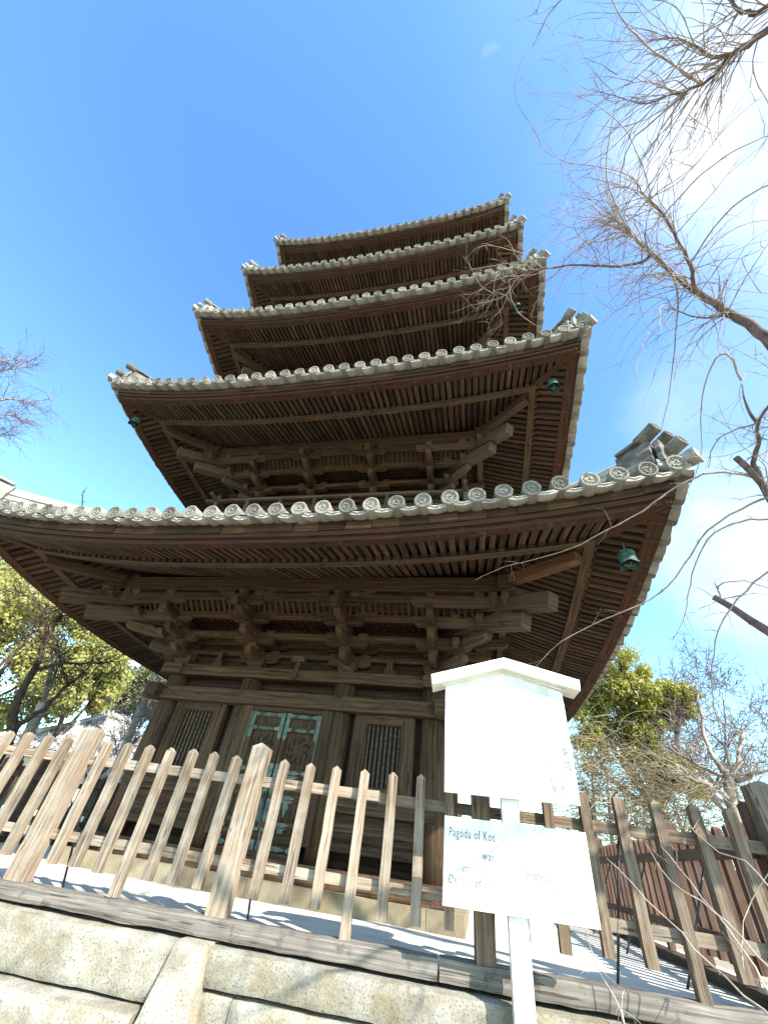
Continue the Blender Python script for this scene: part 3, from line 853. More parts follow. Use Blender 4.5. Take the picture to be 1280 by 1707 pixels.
# ---- ground storey details (front and the other three sides share the layout)
Z0 = ROOF[0][1] - .94
B0 = 2.4
for k in range(4):
    Mk = rotz(k); zo = -.003 * (k % 2)
    for x in (-B0, -.88, .88):
        b = MB(); b.M = Mk; b.tube([V((x, -B0, -.42)), V((x, -B0, Z0 - .18))], .19, 20, rnd=.55); b.build('column', M_WOOD, pag)
    # nageshi beams
    b = MB(); b.M = Mk
    b.box((-B0 - .42 , -B0 - .26, 1.66 + zo), (B0 + .42, -B0 - .05, 1.875 + zo))
    b.build('lintel_beam', M_WOOD, pag)
    for x in (-B0, -.88, .88, B0):
        b = MB(); b.M = Mk; b.lathe([(.0, .03), (.03, .028), (.05, .01), (.075, .006), (.08, 0)], (x, -B0 - .26, 1.77), (0, -1, 0), 12); b.build('nail_cover', M_WOOD, pag)
    for (xa, xb) in ((-B0 - .08, -.90), (.90, B0 + .08)):
        b = MB(); b.M = Mk; b.box((xa, -B0 - .20, .36 + zo), (xb, -B0 - .03, .54 + zo)); b.build('waist_beam', M_WOOD, pag)
    b = MB(); b.M = Mk
    b.box((-B0 - .12, -B0 - .17, -.06 + zo), (B0 + .12, -B0 - .03, .04 + zo))
    b.build('floor_beam', M_WOOD, pag)
    b = MB(); b.M = Mk
    b.box((-B0 - .30, -B0 - .30, -.43 + zo), (B0 + .30, -B0 + .1, -.235 + zo)); b.build('ground_sill', M_WOOD, pag)
    if k in (0, 3):
        for sgn in (-1, 1):
            b = MB(); b.M = Mk; xa = sgn * (B0 + .302)
            b.box((min(xa, xa - sgn * .24), -B0 - .306, -.425), (max(xa, xa - sgn * .24), -B0 - .296, -.245))
            for nx_ in (.05, .12, .19):
                for nz_ in (-.38, -.30): b.lathe([(.012, 0), (.008, .006), (0, .008)], (xa - sgn * nx_, -B0 - .306, nz_), (0, -1, 0), 6)
            b.build('iron_plate', M_IRON, pag)
    # stone base
    # door
    if k == 0:
        fr = MB(); fr.M = Mk
        y = -B0 - .10
        fr.box((-.80, y - .10, -.06), (-.62, y + .05, 1.655)); fr.box((.62, y - .10, -.06), (.80, y + .05, 1.655))
        fr.box((-.619, y - .09, 1.585), (.619, y + .05, 1.655)); fr.box((-.619, y - .12, -.235), (.619, y + .04, -.17))
        door = fr.build('door', M_WOOD, pag)
        for sgn in (-1, 1):
            b = MB(); xc = sgn * .31
            x0, x1 = (xc - .30, xc + .30)
            yd = y - .0
            # stiles and rails around panels
            b.box((x0, yd - .055, -.165), (x0 + .075, yd, 1.58)); b.box((x1 - .075, yd - .055, -.165), (x1, yd, 1.58))
            for za, zb_ in ((1.50, 1.58), (1.30, 1.37), (.72, .80), (.42, .48), (.10, .17), (-.165, -.09)):
                b.box((x0 + .0752, yd - .053, za), (x1 - .0752, yd, zb_))
            b.box((x0 + .0755, yd - .030, -.09), (x1 - .0755, yd - .004, 1.50))
            leaf = b.build('door_leaf', M_WOOD, door)
            # carved openwork medallion: ring of scrolls cut dark
            b = MB(); cz = 1.055; cx = xc
            for q in range(8):
                a = 2 * pi * q / 8 + .2
                pts = []
                for e in range(9):
                    t = e / 8; rr = .185 - .05 * t * t; aa = a + .62 * t
                    pts.append(V((cx + rr * cos(aa), yd - .034, cz + rr * sin(aa))))
                b.tube(pts, [.006, .010, .013, .014, .013, .012, .010, .008, .012], 5)
                pts = [V((cx + (.13 - .012 * e) * cos(a + .35 + .10 * e), yd - .034, cz + (.13 - .012 * e) * sin(a + .35 + .10 * e))) for e in range(5)]
                b.tube(pts, [.011, .010, .008, .006, .004], 5)
            b.build('openwork_medallion', M_BLACK, door)
            b = MB()
            yf = yd - .058
            def plate(pts, yy=yf, th=.005):
                b = MB(); b.prism(pts, V((0, yy, 0)), (1, 0, 0), (0, 0, 1), V((0, -th, 0))); b.build('metal_fitting', M_PATINA, door)
            def cloud(cx_, cz_, w_, h_, yy=yf):
                plate([(cx_ + w_ * .5 * cos(t) * (1 + .18 * cos(4 * t)), cz_ + h_ * .5 * sin(t) * (1 + .12 * cos(6 * t))) for t in [2 * pi * e / 20 for e in range(20)]], yy)
            # corner straps
            for (zz, L) in ((1.22, .36), (-.16, .24), (.50, .36), (.18, .24)):
                for xs_ in (x0 + .037, x1 - .037):
                    plate([(xs_ - .034, zz), (xs_ - .034, zz + L), (xs_ + .034, zz + L), (xs_ + .034, zz), (xs_ + .018, zz - .02), (xs_, zz - .045), (xs_ - .018, zz - .02)], yf - .003)
            for zz in (1.54, 1.335, .76, .45, .135, -.128): cloud(xc, zz, .22, .055)
            for zz in (1.54, 1.335, .76, -.128):
                for e in (-1, 1): cloud(xc + e * .205, zz, .11, .06, yf - .012)
            # pendant finial shapes in the lower panels
            for zz in (.60, .30, .0):
                plate([(xc - .10, zz + .10), (xc - .09, zz + .135), (xc + .09, zz + .135), (xc + .10, zz + .10), (xc + .035, zz + .08), (xc + .05, zz + .03), (xc + .02, zz - .01), (xc, zz - .09), (xc - .02, zz - .01), (xc - .05, zz + .03), (xc - .035, zz + .08)], yd - .031, .02)
        for xx in (-.612, .612):
            b = MB(); b.box((xx - .008, y - .095, -.1), (xx + .008, y - .07, 1.57)); b.build('metal_fitting', M_PATINA, door)
    else:
        b = MB(); b.M = Mk; y = -B0 - .10
        b.box((-.80, y - .10, -.06), (-.62, y + .05, 1.655)); b.box((.62, y - .10, -.06), (.80, y + .05, 1.655)); b.box((-.619, y - .04, -.05), (-.005, y, 1.655)); b.box((.005, y - .04, -.05), (.619, y, 1.655))
        b.build('door', M_WOOD, pag)
    # lattice windows
    for xc in (-1.645, 1.645):
        y = -B0 - .06
        b = MB(); b.M = Mk
        x0, x1, za, zb_ = xc - .285, xc + .285, .70, 1.52
        for (p, q) in (((x0 - .20, y - .075, .55), (x0 - .02, y + .04, 1.655)), ((x1 + .02, y - .075, .55), (x1 + .20, y + .04, 1.655)),
                       ((x0 - .019, y - .07, 1.525), (x1 + .019, y + .04, 1.655)), ((x0 - .019, y - .09, .55), (x1 + .019, y + .04, .695))):
            b.box(p, q)
        b.box((x0 - .0195, y - .055, .70), (x0 + .012, y + .03, 1.52)); b.box((x1 - .012, y - .055, .70), (x1 + .0195, y + .03, 1.52))
        wf = b.build('lattice_window', M_WOOD, pag)
        b = MB(); b.M = Mk; b.box((x0 + .015, y + .035, .70), (x1 - .015, y + .038, 1.52)); b.build('dark_backing', M_BLACK, wf)
        nb_ = 8
        for a in range(nb_):
            t = x0 + .04 + (x1 - x0 - .08) * a / (nb_ - 1)
            b = MB(); b.M = Mk
            b.prism([(-.019, 0), (0, .019), (.019, 0), (0, -.019)], V((t, y - .01, .69)), (1, 0, 0), (0, 1, 0), V((0, 0, .84)), .9)
            b.build('bar', M_GREYW, wf)
        b = MB(); b.M = Mk
        for a in range(3): b.box((xc - .62, y - .035 - .003 * (a % 2), .045 + .105 * a), (xc + .60, y + .02, .045 + .105 * (a + 1) - .004))
        b.build('lower_panel', M_WOOD, pag)
# strut between the brackets over the door
b = MB(); b.beam((0, -B0 - .24, Z0 - .17), (0, -B0 - .20, Z0 + .18), .075, .06, up=(0, 1, 0)); b.prism([(-.13, 0), (-.10, .09), (.10, .09), (.13, 0)], V((0, -B0 - .16, Z0 + .13)), (1, 0, 0), (0, 0, 1), V((0, -.12, 0)))
b.build('strut', M_GREYW, pag)
for sg in (-1.64, 1.64):
    b = MB(); b.prism([(-.11, 0), (-.09, .10), (-.05, .12), (-.05, .28), (.05, .28), (.05, .12), (.09, .10), (.11, 0)], V((sg, -B0 - .05, Z0)), (1, 0, 0), (0, 0, 1), V((0, -.10, 0)))
    b.build('strut', M_WOOD, pag)
# stone base
b = MB()
for k in range(4):
    b.M = rotz(k); x = -B0 - .45; e = B0 + .45
    while x < e - .1:
        x1 = min(e, x + random.uniform(.8, 1.3))
        b.box((x + .004, -B0 - .45 - random.uniform(0, .015), GZ - .1), (x1 - .004, -B0 + .2, -.432 - random.uniform(0, .008)))
        x = x1
b.M = None; b.build('stone_base', M_BASE, pag)

wd = empty('weed', at(137, 846, 9.4), 'tiny dry weed sprouting from the left end of the lowest tiled roof', 'plant')
b = MB(); b.tube([at(137, 850, 9.4), at(138, 832, 9.4), at(139, 820, 9.4), at(146, 812, 9.4)], [.012, .010, .008, .004], 5)
for q in ((138, 838, 145, 834), (138, 826, 133, 822), (139, 822, 143, 818)): b.tube([at(q[0], q[1], 9.4), at(q[2], q[3], 9.4)], [.006, .003], 4)
b.build('stem', M_BARK, wd)

# ================================================================== WIND BELLS
def bell(px, py, loc, label, s=1.0):
    root = empty('wind_bell', loc, label, 'wind bell', 'bronze wind bells under the roof corners')
    b = MB(); loc = V(loc)
    b.tube([loc + V((0, 0, .07)), loc + V((0, 0, .30))], .008, 5); b.build('hanger', M_STEEL, root)
    b = MB(); n_ = 28
    prof = [(.0, .10), (.05, .098), (.095, .075), (.105, .06), (.11, .02), (.112, .0), (.122, -.005), (.113, -.012), (.118, -.06), (.127, -.11), (.15, -.17)]
    vs = []; 
    for (r, h) in prof:
        for j in range(n_):
            t = 2 * pi * j / n_
            q = (prof.index((r, h)) / (len(prof) - 1)) ** 3
            hh = h + q * .022 * cos(4 * t + 1); rr = r * (1 + q * .07 * cos(4 * t + 1 + pi))
            vs.append(loc + V((rr * cos(t), rr * sin(t), hh)) * .78)
    fs = [[i * n_ + j, i * n_ + (j + 1) % n_, (i + 1) * n_ + (j + 1) % n_, (i + 1) * n_ + j][::-1] for i in range(len(prof) - 1) for j in range(n_)]
    b.add(vs, fs, None, .5, True)
    vi = [loc + (q - loc) * .93 for q in vs]
    b.add(vi, [f[::-1] for f in fs], None, .2, True)
    for h in (.05, -.05): b.lathe([(.086, h * .78 - .005), (.096, h * .78), (.086, h * .78 + .005)], loc, (0, 0, 1), 20)
    b.build('bell_body', M_BRONZE, root)
    b = MB(); b.tube([loc + V((0, 0, .05)), loc + V((0, 0, -.14))], .006, 4); b.beam(loc + V((-.06, 0, -.13)), loc + V((.06, 0, -.13)), .02, .02); b.beam(loc + V((0, -.06, -.13)), loc + V((0, .06, -.13)), .019, .019); b.build('clapper', M_BRONZE, root)
bell(0, 0, (4.91, -4.91, 3.06), 'green bronze bell hanging under the right corner of the lowest roof, largest in view')
bell(0, 0, (4.72, -4.72, 7.22), 'green bronze bell seen from below under the right corner of the second roof')
bell(0, 0, (4.49, -4.49, 11.40), 'dark green bell under the right corner of the third roof behind bare twigs')
bell(0, 0, (-4.74, -4.74, 7.24), 'green bronze bell at the left corner of the second roof')

# ================================================================== PICKET FENCE
fence = empty('picket_fence', FP(0, 4.5, GZ), 'pale brown wooden picket fence on a weathered sill in front of the pagoda', 'fence')
FD = 4.5
def picket(s_, z0_, z1_, w_, dp, name, mt, parent, P=FP, tk=.03, rnd=None, d=FD, lean=0.0):
    b = MB(); h = z1_ - z0_
    org = P(s_, d, z0_)
    ax = (P(s_ + 1, d, 0) - P(s_, d, 0)); ay = V((0, 0, 1)) + ax * lean; az = (P(s_, d + 1, 0) - P(s_, d, 0)) * dp
    # body as a slightly irregular, subdivided post with a faceted top
    nseg = 8; rings = []
    rr = random.random() if rnd is None else rnd
    ph = random.random() * 100
    vs = []; a0 = random.random() * 20; b0 = random.random() * 20
    for j in range(nseg + 1):
        t = j / nseg
        ch = .004
        jx = .006 * fbm((ph, t * 3, 0), 1.7); jw = 1 + .05 * fbm((ph, t * 4, 5), 1.9)
        for (x, y) in ((-w_ / 2 * jw, 0), (w_ / 2 * jw, 0), (w_ / 2 * jw, 1), (-w_ / 2 * jw, 1)):
            vs.append(org + ax * (x + jx) + ay * (h * t) + az * y)
    fs = []; uv = []
    for j in range(nseg):
        for e, wd in enumerate((w_, dp, w_, dp)):
            f = [j * 4 + e, j * 4 + (e + 1) % 4, j * 4 + 4 + (e + 1) % 4, j * 4 + 4 + e]
            fs.append(f); v0 = b0 + e * .2; u0 = a0 + h * j / nseg; u1 = a0 + h * (j + 1) / nseg
            uv.append([(u0, v0), (u0, v0 + wd), (u1, v0 + wd), (u1, v0)])
    # pointed top: ridge runs front to back
    q = nseg * 4; pk = [org + ay * (h + tk) + az * .12, org + ay * (h + tk) + az * .88]
    o = len(vs); vs += pk
    top = [[q, q + 1, o], [q + 1, q + 2, o + 1, o], [q + 2, q + 3, o + 1], [q + 3, q, o, o + 1]]
    for f in top: fs.append(f); uv.append([(a0 + vs[k].x, b0 + vs[k].y * .3) for k in f])
    fs.append([3, 2, 1, 0]); uv.append([(a0, b0), (a0 + .01, b0), (a0 + .01, b0 + w_), (a0, b0 + w_)])
    b.add(vs, fs, uv, rr)
    return b.build(name, mt, parent, origin=P(s_, d, z0_))

posts = [(-4.10, .17, .655), (-2.14, .165, .675), (.025, .155, .66), (2.40, .21, .80), (-6.1, .17, .65)]
for s_, w_, zt_ in posts:
    picket(s_, -.555, zt_, w_, .15, 'post', M_FENCE if s_ < -.5 else M_FENCE2, fence, tk=.04, d=FD - .04)
# pickets: (s, bottom)
rnd_bottom = {}
def prow(sa, sb, n_, longk, mt):
    st = (sb - sa) / (n_ + 1)
    for q in range(n_):
        s_ = sa + st * (q + 1) + random.uniform(-.008, .008)
        zb_ = -.55 if q == longk else -.41 + random.uniform(-.012, .012)
        picket(s_, zb_, .555 + .035 * (s_ + 4) / 6 + random.uniform(-.008, .008), .078 + random.uniform(-.003, .003), .07, 'picket', mt, fence, lean=random.uniform(-.006, .006))
prow(-6.1, -4.10, 7, 3, M_FENCE)
prow(-4.10, -2.14, 7, 3, M_FENCE)
prow(-2.14, .025, 7, 3, M_FENCE)
prow(.025, 2.40, 7, 4, M_FENCE2)
def rough_beam(name, p0, p1, w_, h_, mt, parent, seg=40, amp=.008, rnd=.5):
    """hand-hewn beam, subdivided and roughened"""
    p0 = V(p0); p1 = V(p1); d = p1 - p0; L = d.length; d.normalize(); side = d.cross(V((0, 0, 1))).normalized(); u = side.cross(d)
    b = MB(); prof = []
    nw, nh = 4, 4
    for j in range(nw): prof.append((-.5 + j / nw, -.5))
    for j in range(nh): prof.append((.5, -.5 + j / nh))
    for j in range(nw): prof.append((.5 - j / nw, .5))
    for j in range(nh): prof.append((-.5, .5 - j / nh))
    per = [0]; q = len(prof); vs = []
    ph = random.random() * 50
    for i_ in range(seg + 1):
        for (x, y) in prof:
            P_ = p0 + d * (L * i_ / seg)
            cr = 1 - .06 * (abs(x) == .5 and abs(y) == .5)
            pt = P_ + side * (x * w_ * cr) + u * (y * h_ * cr)
            nn = fbm(pt + V((ph, 0, 0)), 3.0) * amp + fbm(pt + V((ph, 0, 0)), 11.0) * amp * .5
            pt += (side * x + u * y).normalized() * nn
            vs.append(pt)
    fs = []; uv = []
    for i_ in range(seg):
        for j in range(q):
            j2 = (j + 1) % q
            fs.append([i_ * q + j, i_ * q + j2, (i_ + 1) * q + j2, (i_ + 1) * q + j])
            u0 = L * i_ / seg; u1 = L * (i_ + 1) / seg; st = (2 * w_ + 2 * h_) / q
            uv.append([(u0, st * j), (u0, st * (j + 1)), (u1, st * (j + 1)), (u1, st * j)])
    fs.append(list(range(q))[::-1]); uv.append([(.1 * x, y * h_) for x, y in prof])
    fs.append([seg * q + j for j in range(q)]); uv.append([(.1 * x, y * h_) for x, y in prof])
    b.add(vs, fs, uv, rnd, True)
    o = b.build(name, mt, parent); 
    try: o.data.set_sharp_from_angle(angle=radians(40))
    except Exception: pass
    return o
for (a, c, mt) in ((-6.1, 2.40, M_FENCE),):
    rough_beam('rail', FP(-6.1, FD + .10, .40), FP(-.9, FD + .10, .40), .06, .085, M_FENCE, fence, 60, .003)
    rough_beam('rail', FP(-.894, FD + .10, .385), FP(2.35, FD + .10, .375), .06, .085, M_FENCE2, fence, 40, .003)
    rough_beam('rail', FP(-6.1, FD + .10, -.215), FP(.0, FD + .10, -.215), .06, .075, M_FENCE, fence, 60, .003)
    rough_beam('rail', FP(.006, FD + .10, -.22), FP(2.35, FD + .10, -.23), .06, .08, M_FENCE2, fence, 40, .003)
rough_beam('sill', FP(-6.6, FD + .02, -.615), FP(-.33, FD + .02, -.605), .22, .115, M_SILL, fence, 110, .012)
rough_beam('sill', FP(-.315, FD + .03, -.60), FP(2.62, FD + .03, -.595), .22, .125, M_SILL, fence, 60, .012, rnd=.45)
for s_ in (-4.0, -2.05, .16, 1.2):
    b = MB(); b.tube([FP(s_, FD + .16, .33), FP(s_ + (.0 if s_ < 0 else -.12), FD + .55, GZ)], .011, 6); b.build('brace_rod', M_STEEL, fence)

# side and back fences round the yard
FXR, FXL, FYB = 5.42, -5.42, 5.5
yfR = FP(2.40, FD, 0).y
def side_fence(name, x, y0_, y1_, label, alongx=False, mt=M_FDARK, zt_=.55, face=1):
    def P(s_, d, z): return V((s_, x + d * face, z)) if alongx else V((x - d * face, s_, z))
    loc = P((y0_ + y1_) / 2, 0, GZ); root = empty(name, loc, label, 'fence')
    L = y1_ - y0_; nb_ = int(L / .255)
    for a in range(nb_ + 1):
        s_ = y0_ + L * a / nb_; post = a % 8 == 0
        zz = .68 if post else zt_
        picket(s_, -.52 if (post or a % 8 == 4) else -.43, zz, .15 if post else .085, .12 if post else .07, 'post' if post else 'picket', mt, root, P=P, d=-.03 if post else 0)
    for z, h in ((.36, .09), (-.26, .08)):
        b = MB(); b.beam(P(y0_, .10, z), P(y1_, .10, z), .06, h); b.build('rail', mt, root)
    b = MB(); b.beam(P(y0_ - .1, .03, -.60), P(y1_ + .1, .03, -.60), .18, .14); b.build('sill', M_GREYW, root)
    s_ = y0_ + L / 16
    for a in range(int(L / 2)):
        b = MB(); ss = y0_ + 1 + 2.0 * a; b.tube([P(ss, .14, .30), P(ss, .60, GZ)], .011, 5); b.build('brace_rod', M_STEEL, root)
    return root
side_fence('picket_fence', FXR, yfR + .22, FYB, 'reddish brown picket fence running back along the right side of the yard', face=1)
side_fence('picket_fence', FXL, yfR - .8, FYB, 'dark shaded picket fence along the left side of the yard', face=-1)
side_fence('picket_fence', FYB + .1, FXL + .2, FXR - .2, 'low dark picket fence across the back of the yard behind the pagoda', alongx=True, face=-1)

# ================================================================== STONE WALL
wall = empty('stone_wall', FP(0, 4.4, LZ), 'low wall of pale speckled granite blocks under the weathered fence sill', 'wall')
def block(name, s0, s1, d0, d1, z0_, z1_, mt, parent, amp=.012, taper=0.0, batter=0.0, seed=0):
    b = MB(); nx = max(6, int((s1 - s0) / .05)); nz = max(4, int((z1_ - z0_) / .04)); ny = 6
    ph = seed * 7.3
    def P(u, v, w_):
        s_ = s0 + (s1 - s0) * u; z = z0_ + (z1_ - z0_) * v; d = d0 + (d1 - d0) * w_
        s_ += (u - .5) * taper * (1 - v); d -= batter * (1 - v) * (1 - w_)
        p = FP(s_, d, z)
        # rounded arrises
        eu = min(u, 1 - u) * (s1 - s0); ev = min(v, 1 - v) * (z1_ - z0_); ew = min(w_, 1 - w_) * (d1 - d0)
        rr = .022
        pull = V((0, 0, 0))
        if eu < rr and ew < rr: pull += FN * (rr * .5 if w_ < .5 else 0)
        if ev < rr and ew < rr: pull += FN * (rr * .6 if w_ < .5 else 0) + V((0, 0, -1 if v > .5 else 1)) * rr * .5
        nn = fbm(p + V((ph, 0, 0)), 2.4) * amp + fbm(p + V((ph, 0, 0)), 9) * amp * .45 + fbm(p + V((ph, 0, 0)), 27) * amp * .25
        return p + pull + FN * nn * (1 if w_ < .5 else 0) + V((0, 0, nn * .5))
    def face(fx, na, nb_):
        vs = [fx(i / na, j / nb_) for j in range(nb_ + 1) for i in range(na + 1)]
        fs = [[j * (na + 1) + i, j * (na + 1) + i + 1, (j + 1) * (na + 1) + i + 1, (j + 1) * (na + 1) + i] for j in range(nb_) for i in range(na)]
        b.add(vs, fs, None, (seed * .37) % 1, True)
    face(lambda u, v: P(u, v, 0), nx, nz); face(lambda u, v: P(u, 1, v), nx, ny)
    face(lambda u, v: P(0, v, 1 - u), ny, nz); face(lambda u, v: P(1, v, u), ny, nz); face(lambda u, v: P(1 - u, 0, v), nx, ny)
    return b.build(name, mt, parent)
FW_ = 4.30
sd_ = 1
xs_l = [-6.5, -4.9, -2.32]; 
for a, c in zip(xs_l[:-1], xs_l[1:]):
    block('stone_block', a, c - .006, FW_, FW_ + .5, -1.026, -.690, M_GRAN, wall, seed=sd_); sd_ += 1
for a, c in ((-6.5, -4.3), (-4.3, -2.40)):
    block('stone_block', a, c - .006, FW_ - .16, FW_ + .5, -1.42, -1.035, M_GRAN, wall, .02, seed=sd_, batter=.05); sd_ += 1
block('stone_block', -2.30, -2.06, FW_ - .03, FW_ + .4, -1.64, -.672, M_GRAN, wall, .01, seed=sd_, batter=.34, taper=.30); sd_ += 1
xr = [-2.05, .9, 3.0, 5.5]
for a, c in zip(xr[:-1], xr[1:]):
    block('stone_block', a, c - .006, FW_ + .02, FW_ + .5, -.899, -.685, M_GRAN, wall, seed=sd_); sd_ += 1
for a, c in ((-2.03, -1.78), (-1.78, .2), (.2, 1.6), (1.6, 3.4), (3.4, 5.5)):
    block('stone_block', a, c - .006, FW_ + .03, FW_ + .5, -1.28, -.905, M_GRAN, wall, .018, seed=sd_); sd_ += 1
for a, c in ((-6.5, -4.6), (-4.6, -2.5), (-1.9, .1), (.1, 2.2), (2.2, 5.5)):
    block('stone_block', a, c - .006, FW_ + .0, FW_ + .5, -1.66, -1.29 if a > -2 else -1.43, M_GRAN, wall, .018, seed=sd_); sd_ += 1

# ================================================================== SIGN
SD = 4.12
sign = empty('notice_board', FP(.27, SD, LZ), 'white signpost with gabled upper board and plain lower board before the fence', 'sign')
def SP(s_, z, dd=0.0): return FP(s_, SD + dd, z)
sc_ = SD / 4.2
def prs(pts, dd, th, name, mt, parent=sign):
    b = MB(); b.prism([(p[0] * sc_, p[1] * sc_) for p in pts], FP(-.0265, SD + dd, 0), FT, V((0, 0, 1)), FN * th, .5)
    o = b.build(name, mt, parent)
    bv = o.modifiers.new('b', 'BEVEL'); bv.width = .004; bv.segments = 2
    return o
prs([(.195, LZ), (.330, LZ), (.345, 1.40), (.205, 1.40)], .032, .10, 'post', M_WHITE)
ub = prs([(-.275, .455), (.83, .470), (.83, 1.36), (.29, 1.52), (-.275, 1.35)], 0, .03, 'upper_board', M_WHITE)
lb = prs([(-.28, -.247), (.825, -.240), (.83, .300), (-.27, .293)], 0, .03, 'lower_board', M_WHITE)
prs([(-.405, 1.31), (.29, 1.525), (.975, 1.355), (.985, 1.455), (.30, 1.625), (-.42, 1.405)], -.092, .26, 'roof_cap', M_WHITE)
prs([(-.30, 1.325), (.29, 1.505), (.86, 1.36), (.86, 1.38), (.29, 1.535), (-.30, 1.35)], -.02, .07, 'roof_batten', M_WHITE)
def text(s, s_, z, size, parent, mt, stretch=.8, sp=1.0, name='lettering', rot=0):
    cu = bpy.data.curves.new(name, 'FONT'); cu.body = s; cu.size = size * sc_; cu.extrude = .0008; cu.space_character = sp; cu.resolution_u = 3
    ob = bpy.data.objects.new('t', cu); COL.objects.link(ob)
    bpy.context.view_layer.update()
    dg = bpy.context.evaluated_depsgraph_get()
    me = bpy.data.meshes.new_from_object(ob.evaluated_get(dg)); me.name = name
    bpy.data.objects.remove(ob)
    R = Matrix((FT * stretch, V((0, 0, 1)), -FN)).transposed().to_4x4()
    R.translation = FP(s_ * sc_ - .0265, SD - .0015, z * sc_)
    me.transform(R); me.transform(Matrix.Translation(-world_loc(parent)))
    me.materials.clear(); me.materials.append(mt)
    o = bpy.data.objects.new(name, me); COL.objects.link(o); o.parent = parent
    WL[o.name] = world_loc(parent)
    return o
text('Pagoda of Kos', -.235, .165, .085, lb, M_INK, .66, 1.12)
text('as', -.165, .055, .075, lb, M_INKF, .72); text('was', .025, .045, .078, lb, M_INK, .72, 1.1)
text('five-storied o', -.235, -.04, .075, lb, M_INKF, .72, 1.05)
text('Designated an', -.235, -.115, .075, lb, M_INK, .70, 1.05); text('in gr', -.24, -.19, .07, lb, M_INKF, .75)
text('and', .36, .045, .075, lb, M_INKF, .72); text('y', .49, .045, .07, lb, M_INKF, .72); text('on', .62, .045, .075, lb, M_INKF, .72)
text('Prefect', .345, -.025, .078, lb, M_INK, .72, 1.05); text('al', .38, -.105, .07, lb, M_INKF, .75); text('at', .53, -.10, .072, lb, M_INKF, .75)
def vtext(s, s_, z, size, mt, step=1.15):
    for q, ch in enumerate(s): 
        if ch != ' ': text(ch, s_, z - q * size * step, size, ub, mt, .9)
vtext('日', .555, 1.205, .05, M_INK); vtext('二', .615, 1.20, .055, M_INK); 
vtext('重塔', .735, .82, .078, M_INK, 1.3)
vtext('五年', .685, .635, .055, M_INK, 1.25)
vtext('県 町を', .615, .75, .055, M_INKF, 1.2); vtext('院 る', .545, .72, .055, M_INKF, 1.4); vtext('和一', .085, .74, .045, M_INKF, 1.4)
vtext('て', .47, .545, .04, M_INKF)

# ================================================================== TREES
def wander(p, d, L, n_, wig, droop, rng):
    """a path from p along d of length L with wiggle and droop (negative droop: rises)"""
    pts = [V(p)]; d = V(d).normalized(); st = L / n_
    for i in range(n_):
        d = (d + V((rng.gauss(0, wig), rng.gauss(0, wig), rng.gauss(0, wig) - droop * st))).normalized()
        pts.append(pts[-1] + d * st)
    return pts
def smooth_path(P, sub=4):
    """Catmull-Rom through (point, radius)"""
    out_ = []; n_ = len(P)
    for i in range(n_ - 1):
        a = P[max(0, i - 1)]; b_ = P[i]; c = P[i + 1]; d = P[min(n_ - 1, i + 2)]
        for k in range(sub):
            t = k / sub
            q = .5 * ((2 * b_[0]) + (c[0] - a[0]) * t + (2 * a[0] - 5 * b_[0] + 4 * c[0] - d[0]) * t * t + (-a[0] + 3 * b_[0] - 3 * c[0] + d[0]) * t ** 3)
            out_.append((q, b_[1] + (c[1] - b_[1]) * t))
    out_.append(P[-1]); return out_
def limb(b, pxs, sub=4, n_=8, wig=.0, rng=None):
    """pxs: (px,py,dist,radius) or (Vector, radius)"""
    P = []
    for q in pxs:
        P.append((at(q[0], q[1], q[2]), q[3]) if len(q) == 4 else (V(q[0]), q[1]))
    S = smooth_path(P, sub)
    if rng and wig:
        S = [(p + V((rng.gauss(0, wig), rng.gauss(0, wig), rng.gauss(0, wig))) * (1 if 0 < i < len(S) - 1 else 0), r) for i, (p, r) in enumerate(S)]
    b.tube([p for p, r in S], [r for p, r in S], n_, True)
    return S
def curvy(p, d, L, n_, wig, droop, rng, curl):
    pts = [V(p)]; d = V(d).normalized(); st = L / n_; cv = V((rng.gauss(0, 1), rng.gauss(0, 1), rng.gauss(0, 1))) * curl
    for i in range(n_):
        if i == n_ // 2: cv = cv * -.6 + V((rng.gauss(0, 1), rng.gauss(0, 1), rng.gauss(0, 1))) * curl * .6
        d = (d + cv * st + V((rng.gauss(0, wig), rng.gauss(0, wig), rng.gauss(0, wig) - droop * st))).normalized()
        pts.append(pts[-1] + d * st)
    return pts
def twigs(b, S, count, L, r0, rng, wig=.10, droop=.5, kids=2, spread=1.0, lo=0.0, hi=1.0, dirbias=None, n_=4, curl=1.1):
    """slender curving twigs leaving path S, each forking a few times, with knobbly nodes"""
    for c in range(count):
        t = lo + (hi - lo) * rng.random(); i = min(len(S) - 2, int(t * (len(S) - 1)))
        p = S[i][0].lerp(S[i + 1][0], rng.random()); ax = (S[i + 1][0] - S[i][0]).normalized()
        rv = V((rng.gauss(0, 1), rng.gauss(0, 1), rng.gauss(0, 1)))
        d = (ax * rng.uniform(.1, .9) + rv.normalized() * spread)
        if dirbias: d += V(dirbias)
        ll = L * rng.uniform(.3, 1.35); rr = min(r0, S[i][1] * .8) * rng.uniform(.7, 1.15)
        k = max(6, int(ll / .06)); pts = curvy(p, d, ll, k, wig, droop, rng, curl)
        b.tube(pts, [rr * (1 - .72 * e / k) * (1.28 if e % 2 else .9) for e in range(k + 1)], n_, False)
        for q in range(rng.randint(kids, kids + 2)):
            e = rng.randint(1, k - 1); d2 = (pts[e] - pts[e - 1]).normalized() * .9 + V((rng.gauss(0, .6), rng.gauss(0, .6), rng.gauss(0, .6)))
            l2 = ll * rng.uniform(.15, .6); k2 = max(3, int(l2 / .07))
            p2 = curvy(pts[e], d2, l2, k2, wig * 1.3, droop, rng, curl * 1.5)
            b.tube(p2, [rr * .6 * (1 - .6 * g / k2) * (1.3 if g % 2 else .85) for g in range(k2 + 1)], 3, False)

